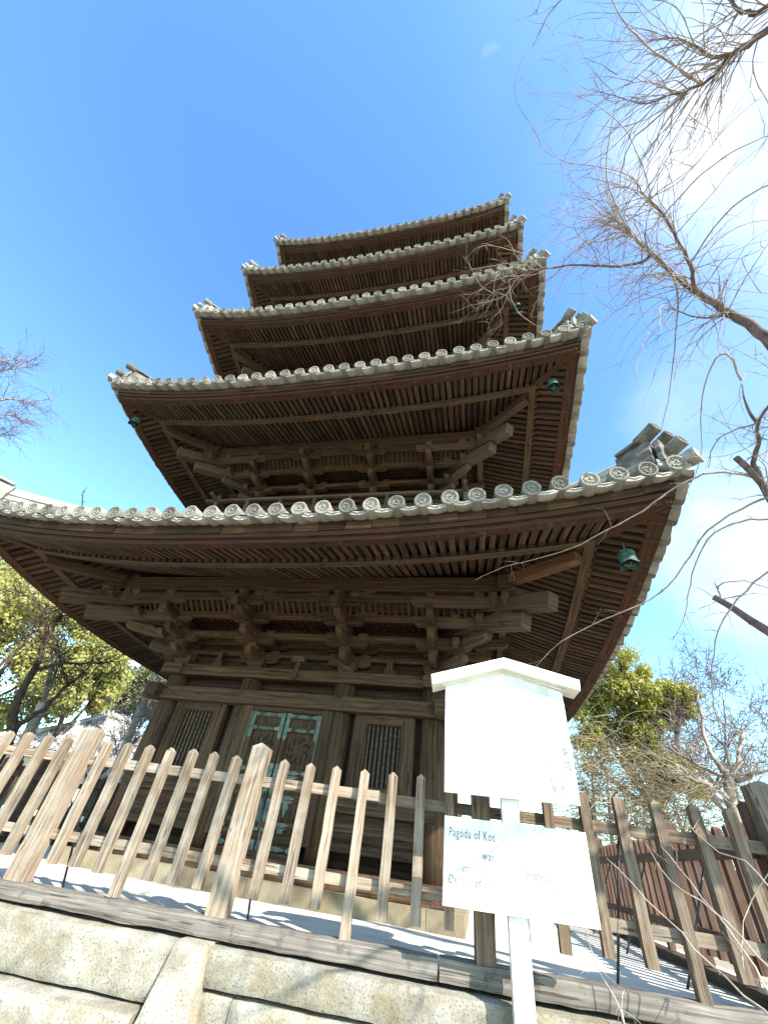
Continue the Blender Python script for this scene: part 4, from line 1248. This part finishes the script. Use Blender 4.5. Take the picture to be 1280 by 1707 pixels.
rng = random.Random(11)
# ---- weeping cherry at the right, trunk outside the frame on the lower path
CX, CY = 7.6, -6.4
cherry = empty('cherry_tree', (CX, CY, LZ), 'leafless weeping cherry tree reaching in from the right with pale drooping twigs', 'tree')
tb = MB(); hub = V((CX - .1, CY + .3, 2.2))
tb_S = limb(tb, [(V((CX, CY, LZ - .1)), .34), (V((CX + .05, CY + .05, -.6)), .26), (V((CX, CY + .15, .9)), .23), (hub, .21)], 5, 12)
tb.build('trunk', M_CHERRY, cherry)
lm = MB(); tw = MB()
A = limb(lm, [(hub, 0.1088), (1400, 700, 5.6, 0.0768), (1290, 578, 5.9, 0.0544), (1245, 540, 6.0, 0.0480), (1190, 506, 6.1, 0.0371), (1135, 468, 6.3, 0.0294), (1100, 436, 6.4, 0.0243), (1072, 408, 6.5, 0.0192), (1045, 385, 6.6, 0.0128), (1020, 362, 6.7, 0.0051)], 4, 9, .006, rng)
B = limb(lm, [(1158, 482, 6.2, 0.0224), (1148, 440, 6.15, 0.0182), (1128, 398, 6.1, 0.0154), (1100, 352, 6.1, 0.0119), (1068, 322, 6.1, 0.0077), (1060, 300, 6.1, 0.0035)], 4, 7, .006, rng)
Cc = limb(lm, [(1082, 425, 6.45, .020), (1068, 437, 6.5, .017), (1020, 444, 6.6, .015), (960, 442, 6.7, .013), (905, 448, 6.8, .012), (862, 456, 6.9, .010), (832, 480, 6.9, .007), (812, 500, 6.9, .004)], 4, 6, .006, rng)
Dd = limb(lm, [(1215, 522, 6.0, 0.0156), (1175, 530, 5.95, 0.0108), (1130, 520, 5.9, 0.0060), (1110, 495, 5.9, 0.0030)], 4, 6, .006, rng)
Ee = limb(lm, [(hub, 0.0825), (1500, 120, 5.2, 0.0495), (1330, 30, 5.3, 0.0303), (1280, 52, 5.3, 0.0253), (1235, 80, 5.35, 0.0198), (1200, 95, 5.4, 0.0143), (1150, 72, 5.5, 0.0077), (1120, 62, 5.5, 0.0044), (1090, 55, 5.6, 0.0022)], 4, 8, .006, rng)
Ef = limb(lm, [(1215, 90, 5.4, 0.0154), (1190, 125, 5.45, 0.0126), (1150, 150, 5.5, 0.0105), (1115, 158, 5.6, 0.0077), (1070, 172, 5.7, 0.0049), (985, 148, 5.9, 0.0021)], 4, 6, .006, rng)
Eg = limb(lm, [(1330, 2, 5.3, 0.0275), (1280, 12, 5.3, 0.0220), (1245, 22, 5.35, 0.0154), (1222, 8, 5.4, 0.0110), (1205, -20, 5.4, 0.0083)], 4, 7, .006, rng)
G = limb(lm, [(hub, 0.1056), (1420, 960, 5.2, 0.0726), (1330, 880, 5.3, 0.0495), (1285, 832, 5.35, 0.0396), (1266, 795, 5.4, 0.0297), (1256, 770, 5.4, 0.0224), (1264, 735, 5.4, 0.0185), (1262, 705, 5.4, 0.0158), (1285, 668, 5.4, 0.0119), (1310, 600, 5.4, 0.0066)], 4, 9, .004, rng)
limb(lm, [(1268, 806, 5.38, .030), (1245, 780, 5.35, .031), (1226, 763, 5.3, .030)], 3, 9)
limb(lm, [(1262, 705, 5.4, .020), (1250, 690, 5.4, .016), (1240, 665, 5.4, .010), (1236, 640, 5.4, .004)], 3, 6)
Hh = limb(lm, [(hub, .12), (1400, 1130, 5.0, .07), (1285, 1056, 5.1, .040), (1250, 1034, 5.1, .034), (1215, 1010, 5.1, .030), (1188, 995, 5.1, .028)], 3, 8)
# long drooping shoots traced from the photograph
SHOOTS = [
 [(1262, 797, 5.38, .014), (1225, 789, 5.4, .012), (1185, 788, 5.4, .011), (1145, 802, 5.4, .010), (1100, 830, 5.4, .009), (1070, 852, 5.4, .008), (1010, 885, 5.4, .007), (950, 915, 5.4, .006), (895, 932, 5.4, .005), (840, 945, 5.4, .004), (792, 967, 5.4, .003)],
 [(1330, 812, 5.2, .014), (1280, 828, 5.2, .012), (1235, 848, 5.2, .010), (1180, 885, 5.2, .009), (1150, 925, 5.2, .008), (1112, 978, 5.2, .007), (1065, 1008, 5.2, .006), (1000, 1035, 5.2, .005), (935, 1070, 5.2, .004), (892, 1112, 5.2, .003)],
 [(1330, 860, 5.1, .012), (1280, 865, 5.1, .010), (1235, 870, 5.1, .009), (1190, 888, 5.1, .008), (1163, 925, 5.1, .007), (1150, 975, 5.1, .006), (1143, 1010, 5.1, .005), (1133, 1045, 5.1, .003), (1115, 1068, 5.1, .002)],
 [(1330, 920, 5.0, .011), (1270, 958, 5.0, .009), (1228, 998, 5.0, .008), (1198, 1050, 5.0, .007), (1187, 1110, 5.0, .006), (1190, 1180, 5.0, .005), (1215, 1260, 5.0, .003), (1255, 1330, 5.0, .002)],
 [(1235, 635, 5.5, .012), (1210, 590, 5.6, .010), (1185, 610, 5.7, .008), (1170, 660, 5.7, .007), (1168, 700, 5.7, .006), (1166, 770, 5.7, .004), (1140, 830, 5.6, .003)],
 [(1120, 455, 6.3, .012), (1130, 500, 6.2, .010), (1125, 560, 6.1, .008), (1120, 620, 6.1, .006), (1108, 690, 6.1, .004), (1098, 740, 6.1, .002)],
 [(1060, 402, 6.5, .010), (1030, 350, 6.5, .009), (1010, 300, 6.5, .007), (1015, 235, 6.5, .006), (1025, 180, 6.5, .004), (1050, 120, 6.5, .002)],
 [(1150, 440, 6.1, .010), (1190, 380, 6.0, .008), (1240, 330, 5.8, .007), (1330, 285, 5.6, .006)],
 [(1105, 360, 6.1, .009), (1150, 310, 6.0, .007), (1210, 260, 5.8, .006), (1270, 230, 5.7, .004), (1330, 215, 5.6, .003)],
 [(1262, 705, 5.4, .010), (1215, 720, 5.4, .008), (1190, 740, 5.4, .006), (1180, 780, 5.4, .004)],
 [(1205, 1000, 5.1, .008), (1195, 985, 5.1, .007), (1205, 972, 5.1, .006), (1240, 968, 5.1, .005), (1290, 985, 5.1, .003)],
 [(905, 448, 6.8, .008), (875, 425, 6.8, .006), (835, 412, 6.8, .004), (800, 410, 6.8, .003), (775, 432, 6.8, .0015)],
 [(880, 452, 6.85, .007), (845, 440, 6.8, .005), (812, 445, 6.8, .004), (780, 452, 6.8, .0015)],
 [(862, 456, 6.9, .007), (845, 490, 6.9, .006), (812, 503, 6.9, .004), (780, 510, 6.9, .003), (750, 523, 6.9, .0015)],
 [(848, 466, 6.9, .007), (852, 500, 6.9, .005), (872, 528, 6.9, .004), (900, 545, 6.9, .003), (925, 548, 6.9, .0015)],
 [(870, 455, 6.9, .006), (850, 480, 6.9, .005), (838, 512, 6.9, .004), (820, 532, 6.9, .003), (812, 550, 6.9, .0015)],
 [(900, 448, 6.8, .007), (908, 475, 6.8, .005), (893, 505, 6.8, .004), (884, 530, 6.8, .002)],
 [(890, 450, 6.8, .006), (862, 430, 6.8, .005), (850, 405, 6.8, .003), (832, 390, 6.8, .0015)],
 [(858, 458, 6.9, .006), (820, 468, 6.9, .004), (795, 488, 6.9, .003), (765, 492, 6.9, .0015)],
 [(1000, 443, 6.6, .007), (985, 410, 6.6, .006), (965, 395, 6.6, .005), (955, 370, 6.6, .003), (952, 300, 6.6, .0015)],
 [(1000, 443, 6.6, .006), (960, 420, 6.6, .005), (930, 395, 6.6, .003), (915, 350, 6.6, .0015)],
 [(935, 0, 5.9, .006), (915, -60, 5.9, .009), (930, -120, 5.8, .012)],
 [(935, 0, 5.9, .006), (910, 30, 5.9, .004), (888, 78, 5.9, .002)],
 [(905, -40, 5.9, .005), (897, 10, 5.9, .003), (893, 25, 5.9, .002)],
 [(1168, 140, 5.5, .011), (1110, 100, 5.6, .009), (1060, 60, 5.7, .007), (1030, 20, 5.7, .005), (1010, -20, 5.8, .004)],
 [(1145, 155, 5.5, .010), (1090, 200, 5.6, .008), (1050, 240, 5.7, .006), (1035, 290, 5.8, .004), (1030, 330, 5.8, .002)],
]
PS = []
for q, sh in enumerate(SHOOTS):
    S = limb(tw, sh, 3, 5, .005, rng); PS.append(S)
    twigs(tw, S, 12 if q < 4 else 6, .20, .003, rng, .12, .3, 0)
LB = (-.75, .15, .25)
twigs(tw, A, 42, 1.15, .0062, rng, .075, .75, 2, lo=.42, dirbias=LB)
twigs(tw, A, 30, 1.0, .0058, rng, .08, .9, 2, lo=.36, spread=1.1, dirbias=(0, 0, -.1))
twigs(tw, A, 26, .75, .0052, rng, .10, .45, 2, lo=.84, dirbias=LB)
twigs(tw, B, 44, .95, .0055, rng, .075, .6, 2, dirbias=LB)
twigs(tw, B, 12, 1.3, .0055, rng, .06, .2, 2, dirbias=(.8, -.1, .3))
twigs(tw, Cc, 16, .60, .0045, rng, .10, .6, 2, lo=.35)
twigs(tw, Cc, 5, .7, .0045, rng, .08, .35, 1, lo=.62, dirbias=(-.5, .1, .1))
twigs(tw, Dd, 24, 1.0, .005, rng, .07, 1.3, 2)
for X_, c_, l_ in ((Ee, 40, .85), (Ef, 40, .75), (Eg, 22, .8)):
    twigs(tw, X_, c_, l_, .0055, rng, .08, .35, 2, lo=.35 if X_ is Ee else 0, dirbias=(-.6, .2, .1))
twigs(tw, G, 26, .8, .005, rng, .09, .7, 2, lo=.35); twigs(tw, Hh, 6, .5, .0045, rng, .08, .8, 1, lo=.3)
# the rest of the crown, out of frame, whose shade dapples the fence and the sign
for q in range(6):
    a = rng.uniform(-.4, 2.6); d = V((-cos(a) * .9, -sin(a) * .8, rng.uniform(.5, 1.0)))
    pts = wander(hub, d, rng.uniform(2.2, 3.6), 12, .12, .12, rng)
    ok = True
    for p in pts:
        v_ = p - CAMP; w_ = v_.dot(FW)
        if w_ > .1 and abs(v_.dot(RT) / w_ * FPX) < 690 and abs(v_.dot(UP) / w_ * FPX) < 900: ok = False
    if not ok: continue
    S = [(p, .05 * (1 - .8 * k / 12)) for k, p in enumerate(pts)]
    lm.tube([p for p, r in S], [r for p, r in S], 7, True)
    S2 = S[3:]
    for c in range(16):
        i = rng.randint(0, len(S2) - 1); p = S2[i][0]
        pts2 = wander(p, V((rng.gauss(0, 1), rng.gauss(0, 1), rng.gauss(.2, .6))), rng.uniform(.4, 1.1), 8, .16, .5, rng)
        bad = False
        for z_ in pts2:
            v_ = z_ - CAMP; w_ = v_.dot(FW)
            if w_ > .1 and abs(v_.dot(RT) / w_ * FPX) < 650 and abs(v_.dot(UP) / w_ * FPX) < 870: bad = True
        if bad: continue
        tw.tube(pts2, [.009 * (1 - .7 * e / 8) for e in range(9)], 4, False)
lm.build('limb', M_CHERRY, cherry)
tag(tw.build('twig', M_TWIG, cherry), kind='stuff')

# ---- thin shoots growing at the foot of the fence, lower right
sh = empty('shrub', FP(1.9, 3.9, LZ), 'thin bare arching shoots in front of the fence at the lower right', 'shrub')
b = MB()
SH2 = [
 [(1010, 1430, 4.4, .003), (1080, 1500, 4.3, .004), (1160, 1585, 4.2, .005), (1240, 1660, 4.1, .006), (1330, 1740, 4.0, .008)],
 [(1100, 1410, 4.5, .003), (1150, 1470, 4.4, .004), (1215, 1550, 4.2, .005), (1270, 1640, 4.1, .006), (1320, 1730, 4.0, .008)],
 [(1070, 1400, 4.4, .002), (1120, 1470, 4.3, .004), (1190, 1520, 4.2, .005), (1260, 1590, 4.1, .006), (1350, 1680, 4.0, .008)],
 [(975, 1550, 4.0, .002), (990, 1600, 3.9, .003), (1020, 1660, 3.9, .005), (1050, 1740, 3.8, .006)],
 [(1120, 1340, 4.6, .002), (1180, 1410, 4.4, .004), (1240, 1440, 4.3, .005), (1300, 1500, 4.1, .006), (1380, 1600, 4.0, .008)],
 [(1040, 1650, 4.0, .002), (1035, 1690, 3.9, .004), (1045, 1740, 3.8, .005)],
 [(1240, 1620, 4.2, .002), (1235, 1560, 4.3, .003), (1255, 1500, 4.4, .003), (1285, 1450, 4.4, .004), (1340, 1420, 4.3, .005)],
]
for q in SH2:
    S = limb(b, q, 3, 5, .006, rng); twigs(b, S, 5, .16, .0025, rng, .2, .2, 1)
b.build('stem', M_TWIG, sh)

# ---- generic builders
def grow(bt, bw, p, d, L, r, depth, rng, wig, up, thin, maxd):
    k = 7; pts = wander(p, d, L, k, wig, -up, rng)
    rad = [max(thin, r * (1 - .45 * e / k)) for e in range(k + 1)]
    (bt if depth < 2 else bw).tube(pts, rad, 7 if depth < 2 else 3, False)
    if depth >= maxd: return
    nc = rng.randint(3, 4) if depth < 3 else 3
    for c in range(nc):
        e = k if c == 0 else rng.randint(3, k)
        dd = (pts[e] - pts[e - 1]).normalized(); sp = .35 if c == 0 else .95
        nd = dd + V((rng.gauss(0, sp), rng.gauss(0, sp), rng.gauss(0, sp * .7)))
        grow(bt, bw, pts[e], nd, L * rng.uniform(.6, .82), rad[e] * .68, depth + 1, rng, wig, up, thin, maxd)
def bare_tree(loc, h, r, label, seed, mt=M_BARKP, mw=M_TWIGP, lean=(0, 0, 1), maxd=6, up=.15, wig=.10, thin=.006, name='bare_tree', group=None):
    rg = random.Random(seed); root = empty(name, loc, label, 'tree', group)
    bt = MB(); bw = MB(); grow(bt, bw, V(loc) - V((0, 0, .1)), V(lean), h * .34, r, 0, rg, wig, up, thin, maxd)
    bt.build('trunk', mt, root); tag(bw.build('twig', mw, root), kind='stuff'); return root
def leaves(b, clumps, per, size, rg, dens=.55):
    """leaf-sized faces scattered in lumpy shells of clumps (centre, radius)"""
    for (c, R) in clumps:
        subs = []
        for q in range(9):
            d = V((rg.gauss(0, 1), rg.gauss(0, 1), rg.gauss(0, .8))).normalized(); subs.append((c + d * R * rg.uniform(.35, .85), R * rg.uniform(.28, .5)))
        for q in range(per):
            sc, sr = subs[rg.randrange(9)]
            d = V((rg.gauss(0, 1), rg.gauss(0, 1), rg.gauss(0, 1))).normalized()
            p = sc + d * sr * (rg.random() ** .45)
            n_ = (d + V((rg.gauss(0, .7), rg.gauss(0, .7), rg.gauss(.5, .7)))).normalized()
            x = n_.orthogonal().normalized(); x = (x * cos(q) + n_.cross(x) * sin(q)); y = n_.cross(x); s_ = size * rg.uniform(.6, 1.3)
            b.add([p - x * s_, p - y * s_ * .5, p + x * s_, p + y * s_ * .5], [(0, 1, 2, 3)], [[(0, 0), (1, 0), (1, 1), (0, 1)]], min(1, max(0, rg.gauss(.5, .25))))
def leafy(name, loc, clumps, label, seed, mt, per=900, size=.16, r=.25, bark=M_BARK, group=None):
    rg = random.Random(seed); root = empty(name, loc, label, 'tree', group)
    b = MB(); L = V(loc); cen = sum((c for c, R in clumps), V((0, 0, 0))) / len(clumps)
    fork = L.lerp(V((cen.x, cen.y, max(c.z - R for c, R in clumps) * .0 + (L.z + cen.z) / 2)), .9)
    b.tube([L - V((0, 0, .2)), L.lerp(fork, .5) + V((.1, .05, 0)), fork], [r * 1.25, r, r * .8], 9, False)
    for (c, R) in clumps:
        mid = fork.lerp(c, .5) + V((rg.gauss(0, .3), rg.gauss(0, .3), rg.uniform(-.2, .4)))
        b.tube([fork, mid, c], [r * .6, r * .35, r * .12], 6, False)
        for q in range(5):
            b.tube(wander(c, V((rg.gauss(0, 1), rg.gauss(0, 1), rg.gauss(.2, .8))), R * .9, 5, .2, 0, rg), [r * .12, r * .1, r * .08, r * .06, r * .04, r * .03], 4, False)
    b.build('trunk', bark, root)
    b = MB(); leaves(b, clumps, per, size, rg); tag(b.build('crown', mt, root), kind='stuff')
    return root
def gp(px, dist, py=1250):
    """ground point under an image column"""
    p = at(px, py, 1); d = V((p.x - CAMP.x, p.y - CAMP.y, 0)).normalized(); return V((CAMP.x + d.x * dist, CAMP.y + d.y * dist, GZ - .05))
def cl(px, py, dist, R): return (at(px, py, dist), R)

# evergreens on the left
leafy('evergreen_tree', gp(20, 41), [cl(-30, 1010, 42.9, 3.63), cl(25, 1000, 41.2, 3.13), cl(70, 1040, 42.9, 3.30), cl(20, 1090, 41.2, 3.63), cl(-60, 1120, 41.2, 3.96), cl(90, 1100, 42.1, 3.13), cl(40, 1160, 42.9, 3.30), cl(-20, 950, 44.5, 3.30)],
      'large yellow-green evergreen tree at the far left behind a dark bare tree', 1, M_LEAF, 5200, .17)
leafy('evergreen_tree', gp(130, 41), [cl(130, 1075, 41.2, 2.47), cl(150, 1120, 41.2, 2.80), cl(110, 1150, 39.6, 2.80), cl(175, 1150, 42.9, 2.15), cl(185, 1125, 42.9, 1.65)],
      'yellow-green evergreen tree just left of the pagoda above the white roof', 2, M_LEAF, 4600, .16)
leafy('evergreen_tree', gp(235, 50), [cl(225, 1140, 50.4, 2.52), cl(255, 1135, 51.8, 2.66), cl(280, 1150, 51.8, 2.80), cl(200, 1165, 50.4, 2.66), cl(240, 1180, 50.4, 2.66)],
      'rounded dull green tree touching the left edge of the pagoda wall', 3, M_LEAF3, 3400, .17)
# right
leafy('evergreen_tree', gp(1010, 19, 1300), [cl(1035, 1110, 20, .95), cl(1010, 1150, 20, 1.2), cl(1060, 1160, 20, 1.1), cl(985, 1190, 20, 1.1), cl(1110, 1160, 20.5, .9), cl(1140, 1150, 20.5, .6), cl(1025, 1210, 20, 1.1), cl(1060, 1240, 20, .9), cl(985, 1240, 20, .9), cl(1090, 1270, 20, .8), cl(1135, 1300, 20, .7), cl(1105, 1195, 20.5, .7), cl(1030, 1175, 21, 1.2), cl(1080, 1210, 21, 1.0), cl(975, 1150, 20.5, 1.0), cl(1060, 1125, 21, .7), cl(1120, 1185, 21, .8)],
      'bright yellow-green tree right of the pagoda behind the side fence', 4, M_LEAF2, 2800, .066, .2)
bare_tree(gp(1235, 22, 1340), 9.6, .26, 'leafless tree with a dense purplish twig crown at the right behind the fence', 21, lean=(-.05, 0, 1), maxd=7, up=.10, thin=.009)
bare_tree(gp(1120, 26, 1340), 6.4, .16, 'small leafless tree between the yellow-green tree and the purplish tree', 22, lean=(.1, 0, 1), maxd=6, up=.1, thin=.009)
bare_tree(gp(1330, 18, 1340), 7.0, .22, 'leafless tree at the right edge of the view behind the corner post', 25, lean=(-.25, .1, 1), maxd=6, up=.06, thin=.008)
# gnarled pale pruned limbs in front of them
b = MB(); gn = empty('pruned_tree', gp(1215, 12, 1345), 'low gnarled tree with thick pale crooked limbs behind the fence corner', 'tree')
base = gp(1215, 12, 1345)
S0 = limb(b, [(base, .13), (1218, 1335, 12, 0.099), (1222, 1300, 12, 0.083)], 3, 9)
for q in ([(1222, 1300, 12, 0.066), (1195, 1270, 12, 0.050), (1172, 1225, 12.2, 0.039), (1165, 1180, 12.3, 0.028), (1160, 1145, 12.4, 0.017)],
          [(1222, 1300, 12, 0.061), (1250, 1290, 12, 0.044), (1278, 1285, 12, 0.028), (1300, 1270, 12, 0.017)],
          [(1218, 1335, 12, 0.061), (1190, 1310, 11.8, 0.050), (1160, 1305, 11.7, 0.044), (1140, 1285, 11.7, 0.033), (1120, 1272, 11.7, 0.022)],
          [(1222, 1300, 12, 0.055), (1190, 1288, 12.1, 0.033), (1150, 1270, 12.2, 0.025), (1115, 1245, 12.3, 0.019), (1100, 1230, 12.3, 0.011)],
          [(1222, 1300, 12, 0.055), (1232, 1260, 12.1, 0.039), (1240, 1220, 12.2, 0.022)]):
    S = limb(b, q, 3, 7, .02, rng); twigs(b, S, 16, .8, .012, rng, .2, -.1, 3)
b.build('limb', M_BARKP, gn)
# tangle of hanging dry stems between pagoda and fence, right
def thicket(root, pts_, cnt, L, rg, mt, r0=.009, droop=.55):
    b = MB()
    for c in range(cnt):
        p = pts_[rg.randrange(len(pts_))]
        q = p + V((rg.gauss(0, .5), rg.gauss(0, .5), rg.gauss(0, .45)))
        k = 9; P_ = wander(q, V((rg.gauss(0, 1), rg.gauss(0, .8), rg.uniform(-.3, .9))), L * rg.uniform(.5, 1.2), k, .12, droop, rg)
        b.tube(P_, [r0 * (1 - .7 * e / k) for e in range(k + 1)], 3, False)
    tag(b.build('stem', mt, root), kind='stuff')
rg = random.Random(5)
for (ps, lab, sd2) in (([(985, 1260, 13), (1010, 1290, 13), (975, 1310, 13), (1040, 1320, 13), (985, 1340, 12.5)], 'straw-coloured weeping shrub of dry hanging stems just right of the sign', 1),
                  ([(1080, 1330, 14), (1120, 1345, 14), (1060, 1365, 13.5), (1150, 1350, 14)], 'tangled dry shrub behind the right end of the fence', 2)):
    r_ = empty('weeping_shrub', gp(ps[0][0], ps[0][2], 1340), lab, 'shrub')
    b = MB()
    for (a, c, d_) in ps:
        g0 = gp(a, d_, 1340); e = at(a, c, d_); b.tube([g0, g0.lerp(e, .5) + V((rg.gauss(0, .1), 0, 0)), e], [.06, .04, .02], 6, False)
    b.build('stem', M_BARKP, r_)
    thicket(r_, [at(a, c, d_) for a, c, d_ in ps], 620, 1.5, rg, M_STRAW)
# bare dark tree in front of the left evergreens
dk = empty('bare_tree', gp(5, 12), 'dark leafless forked tree at the left in front of the evergreens', 'tree')
b = MB(); b2 = MB(); D_ = 12.5
g0 = gp(2, 12)
T0 = limb(b, [(g0, .13), (12, 1240, D_, 0.102), (22, 1190, D_, 0.090), (38, 1150, D_, 0.078), (58, 1115, D_, 0.066)], 4, 9)
for q in ([(58, 1115, D_, 0.060), (72, 1080, D_, 0.045), (88, 1050, D_, 0.036), (105, 1020, D_, 0.024), (112, 1000, D_, 0.012)],
          [(58, 1120, D_, 0.051), (85, 1110, D_, 0.036), (120, 1106, D_, 0.027), (165, 1105, D_, 0.018), (215, 1100, D_, 0.007)],
          [(70, 1085, D_, 0.030), (76, 1050, D_, 0.024), (66, 1010, D_, 0.018), (40, 990, D_, 0.009), (0, 975, D_, 0.004)],
          [(18, 1222, D_, 0.072), (45, 1200, D_, 0.054), (85, 1170, D_, 0.048), (110, 1145, D_, 0.036), (140, 1120, D_, 0.018), (155, 1095, D_, 0.006)],
          [(115, 1142, D_, 0.024), (105, 1115, D_, 0.018), (95, 1090, D_, 0.012), (88, 1065, D_, 0.006)],
          [(-40, 1180, D_, 0.060), (-5, 1130, D_, 0.048), (25, 1090, D_, 0.030), (60, 1045, D_, 0.018), (70, 1010, D_, 0.006)],
          [(95, 1035, D_, 0.018), (115, 1025, D_, 0.012), (140, 1032, D_, 0.006)]):
    S = limb(b, q, 3, 7, .015, rng); twigs(b2, S, 34, .95, .010, rng, .16, -.05, 3)
b.build('trunk', M_BARK, dk); tag(b2.build('twig', M_BARK, dk), kind='stuff')
bare_tree(gp(165, 20, 1245), 5.6, .11, 'small dark leafless tree in front of the white roof', 31, mt=M_BARK, mw=M_TWIGP, maxd=6, up=.12, thin=.007)
bare_tree(gp(225, 24, 1240), 6.6, .14, 'pale leafless tree beside the left wall of the pagoda', 32, mt=M_BARKP, mw=M_TWIGP, maxd=6, up=.12, thin=.008)
# straw-wrapped trunks
for (px, py, D2, lab) in ((62, 1215, 15, 'grey trunk wrapped in straw mat left of the white roof'), (225, 1220, 19, 'grey trunk wrapped in straw mat beside the pagoda wall')):
    g0 = gp(px - 8, D2, 1245); e = at(px + 12, py - 45, D2); r_ = empty('wrapped_tree', g0, lab, 'tree', None); b = MB()
    pts = [g0.lerp(e, k / 24) for k in range(25)]
    b.tube(pts, [.17 * (1 + .05 * (k % 2)) * (1 - .3 * k / 24) for k in range(25)], 9, True); b.build('trunk', M_BARKP, r_)
    b = MB()
    for q in range(4): S = [(p_, .03) for p_ in wander(e, V((rg.gauss(0, .6), rg.gauss(0, .6), 1)), 1.8, 6, .15, 0, rg)]; b.tube([p_ for p_, _ in S], [.05, .04, .035, .03, .02, .015, .01], 5, False); twigs(b, S, 10, .6, .008, rg, .15, 0, 2)
    b.build('limb', M_BARKP, r_)
# far left tree whose pinkish bare crown reaches into the sky
ft = empty('bare_tree', gp(-260, 15, 1240), 'leafless tree at the left edge with pinkish twigs against the sky', 'tree')
b = MB(); b2 = MB()
fh = at(-330, 800, 15)
limb(b, [(gp(-260, 15, 1240), .3), (gp(-260, 15, 1240).lerp(fh, .5), .25), (fh, .2)], 3, 9)
for q in ([(fh, .13), (-150, 720, 14.5, .07), (-60, 680, 14.5, .045), (0, 665, 14.5, .028), (50, 668, 14.5, .014), (90, 665, 14.5, .005)],
          [(fh, .13), (-150, 680, 14.5, .07), (-60, 640, 14.5, .045), (0, 622, 14.5, .022), (45, 610, 14.5, .008)],
          [(fh, .13), (-150, 650, 14.5, .06), (-60, 620, 14.5, .04), (-5, 600, 14.5, .018), (30, 600, 14.5, .008)],
          [(fh, .1), (-100, 720, 14.5, .04), (-30, 695, 14.5, .022), (10, 690, 14.5, .012), (40, 705, 14.5, .005)],
          [(fh, .08), (-100, 760, 14.5, .03), (-30, 730, 14.5, .015), (20, 725, 14.5, .005)]):
    S = limb(b, q, 3, 6, .02, rng); twigs(b2, S, 46, .8, .007, rng, .16, -.15, 3, lo=.35, spread=.55)
b.build('trunk', M_BARKP, ft); tag(b2.build('twig', M_TWIGP, ft), kind='stuff')
# far woodland closing the horizon
b = MB(); rg2 = random.Random(77)
for q in range(64):
    az = radians(-80 + 160 * q / 63 + rg2.uniform(-1, 1)); d_ = rg2.uniform(52, 66)
    c = V((CAMP.x + sin(az) * d_, CAMP.y + cos(az) * d_, rg2.uniform(-.2, 1.6))); leaves(b, [(c, rg2.uniform(2.2, 3.4))], 420, .42, rg2)
tag(b.build('woodland', M_LEAF3), 'band of distant trees closing the horizon behind the temple', 'woodland', kind='stuff')

# ================================================================== HALL WITH WHITE ROOF (left background)
hc = gp(172, 43, 1243) + V((0, 0, 0)); hall = empty('temple_hall', hc, 'low temple hall with a pale sunlit hipped roof in the left distance', 'building')
yaw = radians(35); HX = V((cos(yaw), sin(yaw), 0)); HY = V((-sin(yaw), cos(yaw), 0))
def HP(x, y, z): return hc + HX * x + HY * y + V((0, 0, z))
b = MB(); 
ww, dd = 5.2, 4.2
vs = [HP(-ww, -dd, 0), HP(ww, -dd, 0), HP(ww, dd, 0), HP(-ww, dd, 0)]; b.add(vs + [v_ + V((0, 0, 3.6)) for v_ in vs], [(0, 1, 5, 4), (1, 2, 6, 5), (2, 3, 7, 6), (3, 0, 4, 7)], None, .5)
b.build('wall', M_WALL, hall)
for s_ in (-3.6, -1.2, 1.2, 3.6):
    b = MB(); b.prism([(-.7, 0), (-.7, 2.1), (.7, 2.1), (.7, 0)], HP(s_, -dd - .03, .3), HX, V((0, 0, 1)), HY * .05); b.build('window', M_WOOD2, hall)
b = MB(); eh = 1.2; rw, rd = ww + 1.6, dd + 1.6
rings = []
for k in range(9):
    t = k / 8; h_ = 3.3 + 3.3 * t ** 1.5; wx = rw * (1 - t) + .9 * t; wy = rd * (1 - t) + .05 * t
    rings.append((wx, wy, h_))
vs = []
for (wx, wy, h_) in rings: vs += [HP(-wx, -wy, h_), HP(wx, -wy, h_), HP(wx, wy, h_), HP(-wx, wy, h_)]
fs = []
for k in range(8):
    for e in range(4): fs.append([k * 4 + e, k * 4 + (e + 1) % 4, k * 4 + 4 + (e + 1) % 4, k * 4 + 4 + e])
fs.append([3, 2, 1, 0]); fs.append([32, 33, 34, 35])
b.add(vs, fs, None, .6)
for e in range(34):
    t = -1 + 2 * (e + .5) / 34
    for sy in (-1, 1):
        pts = []
        for (wx, wy, h_) in rings:
            if abs(t) * rw > wx: break
            pts.append(HP(t * rw, sy * wy, h_ + .05))
        if len(pts) > 1: b.tube(pts, .08, 5, False, .8)
for sx in (-1, 1):
    for sy in (-1, 1): b.tube([HP(sx * wx, sy * wy, h_ + .12) for wx, wy, h_ in rings], .18, 6, True, .9)
b.tube([HP(-1, 0, 6.75), HP(1, 0, 6.75)], .28, 8, True, .9)
b.build('roof', M_ROOFW, hall)
# low grid railing seen behind the sign
gr = empty('wire_railing', (3.2, 9.5, GZ), 'thin dark metal grid railing far behind the fence, seen under the upper sign board', 'railing')
b = MB()
for z in (1.15, .95, .2): b.tube([V((.5, 9.5, GZ + z)), V((9.5, 9.5, GZ + z))], .016, 4)
b.build('rail', M_STEEL, gr)
for e in range(61):
    x = .5 + .15 * e; post = e % 15 == 0
    b = MB(); b.tube([V((x, 9.5, GZ)), V((x, 9.5, GZ + (1.25 if post else 1.15)))], .03 if post else .009, 4); b.build('post' if post else 'upright', M_STEEL, gr)
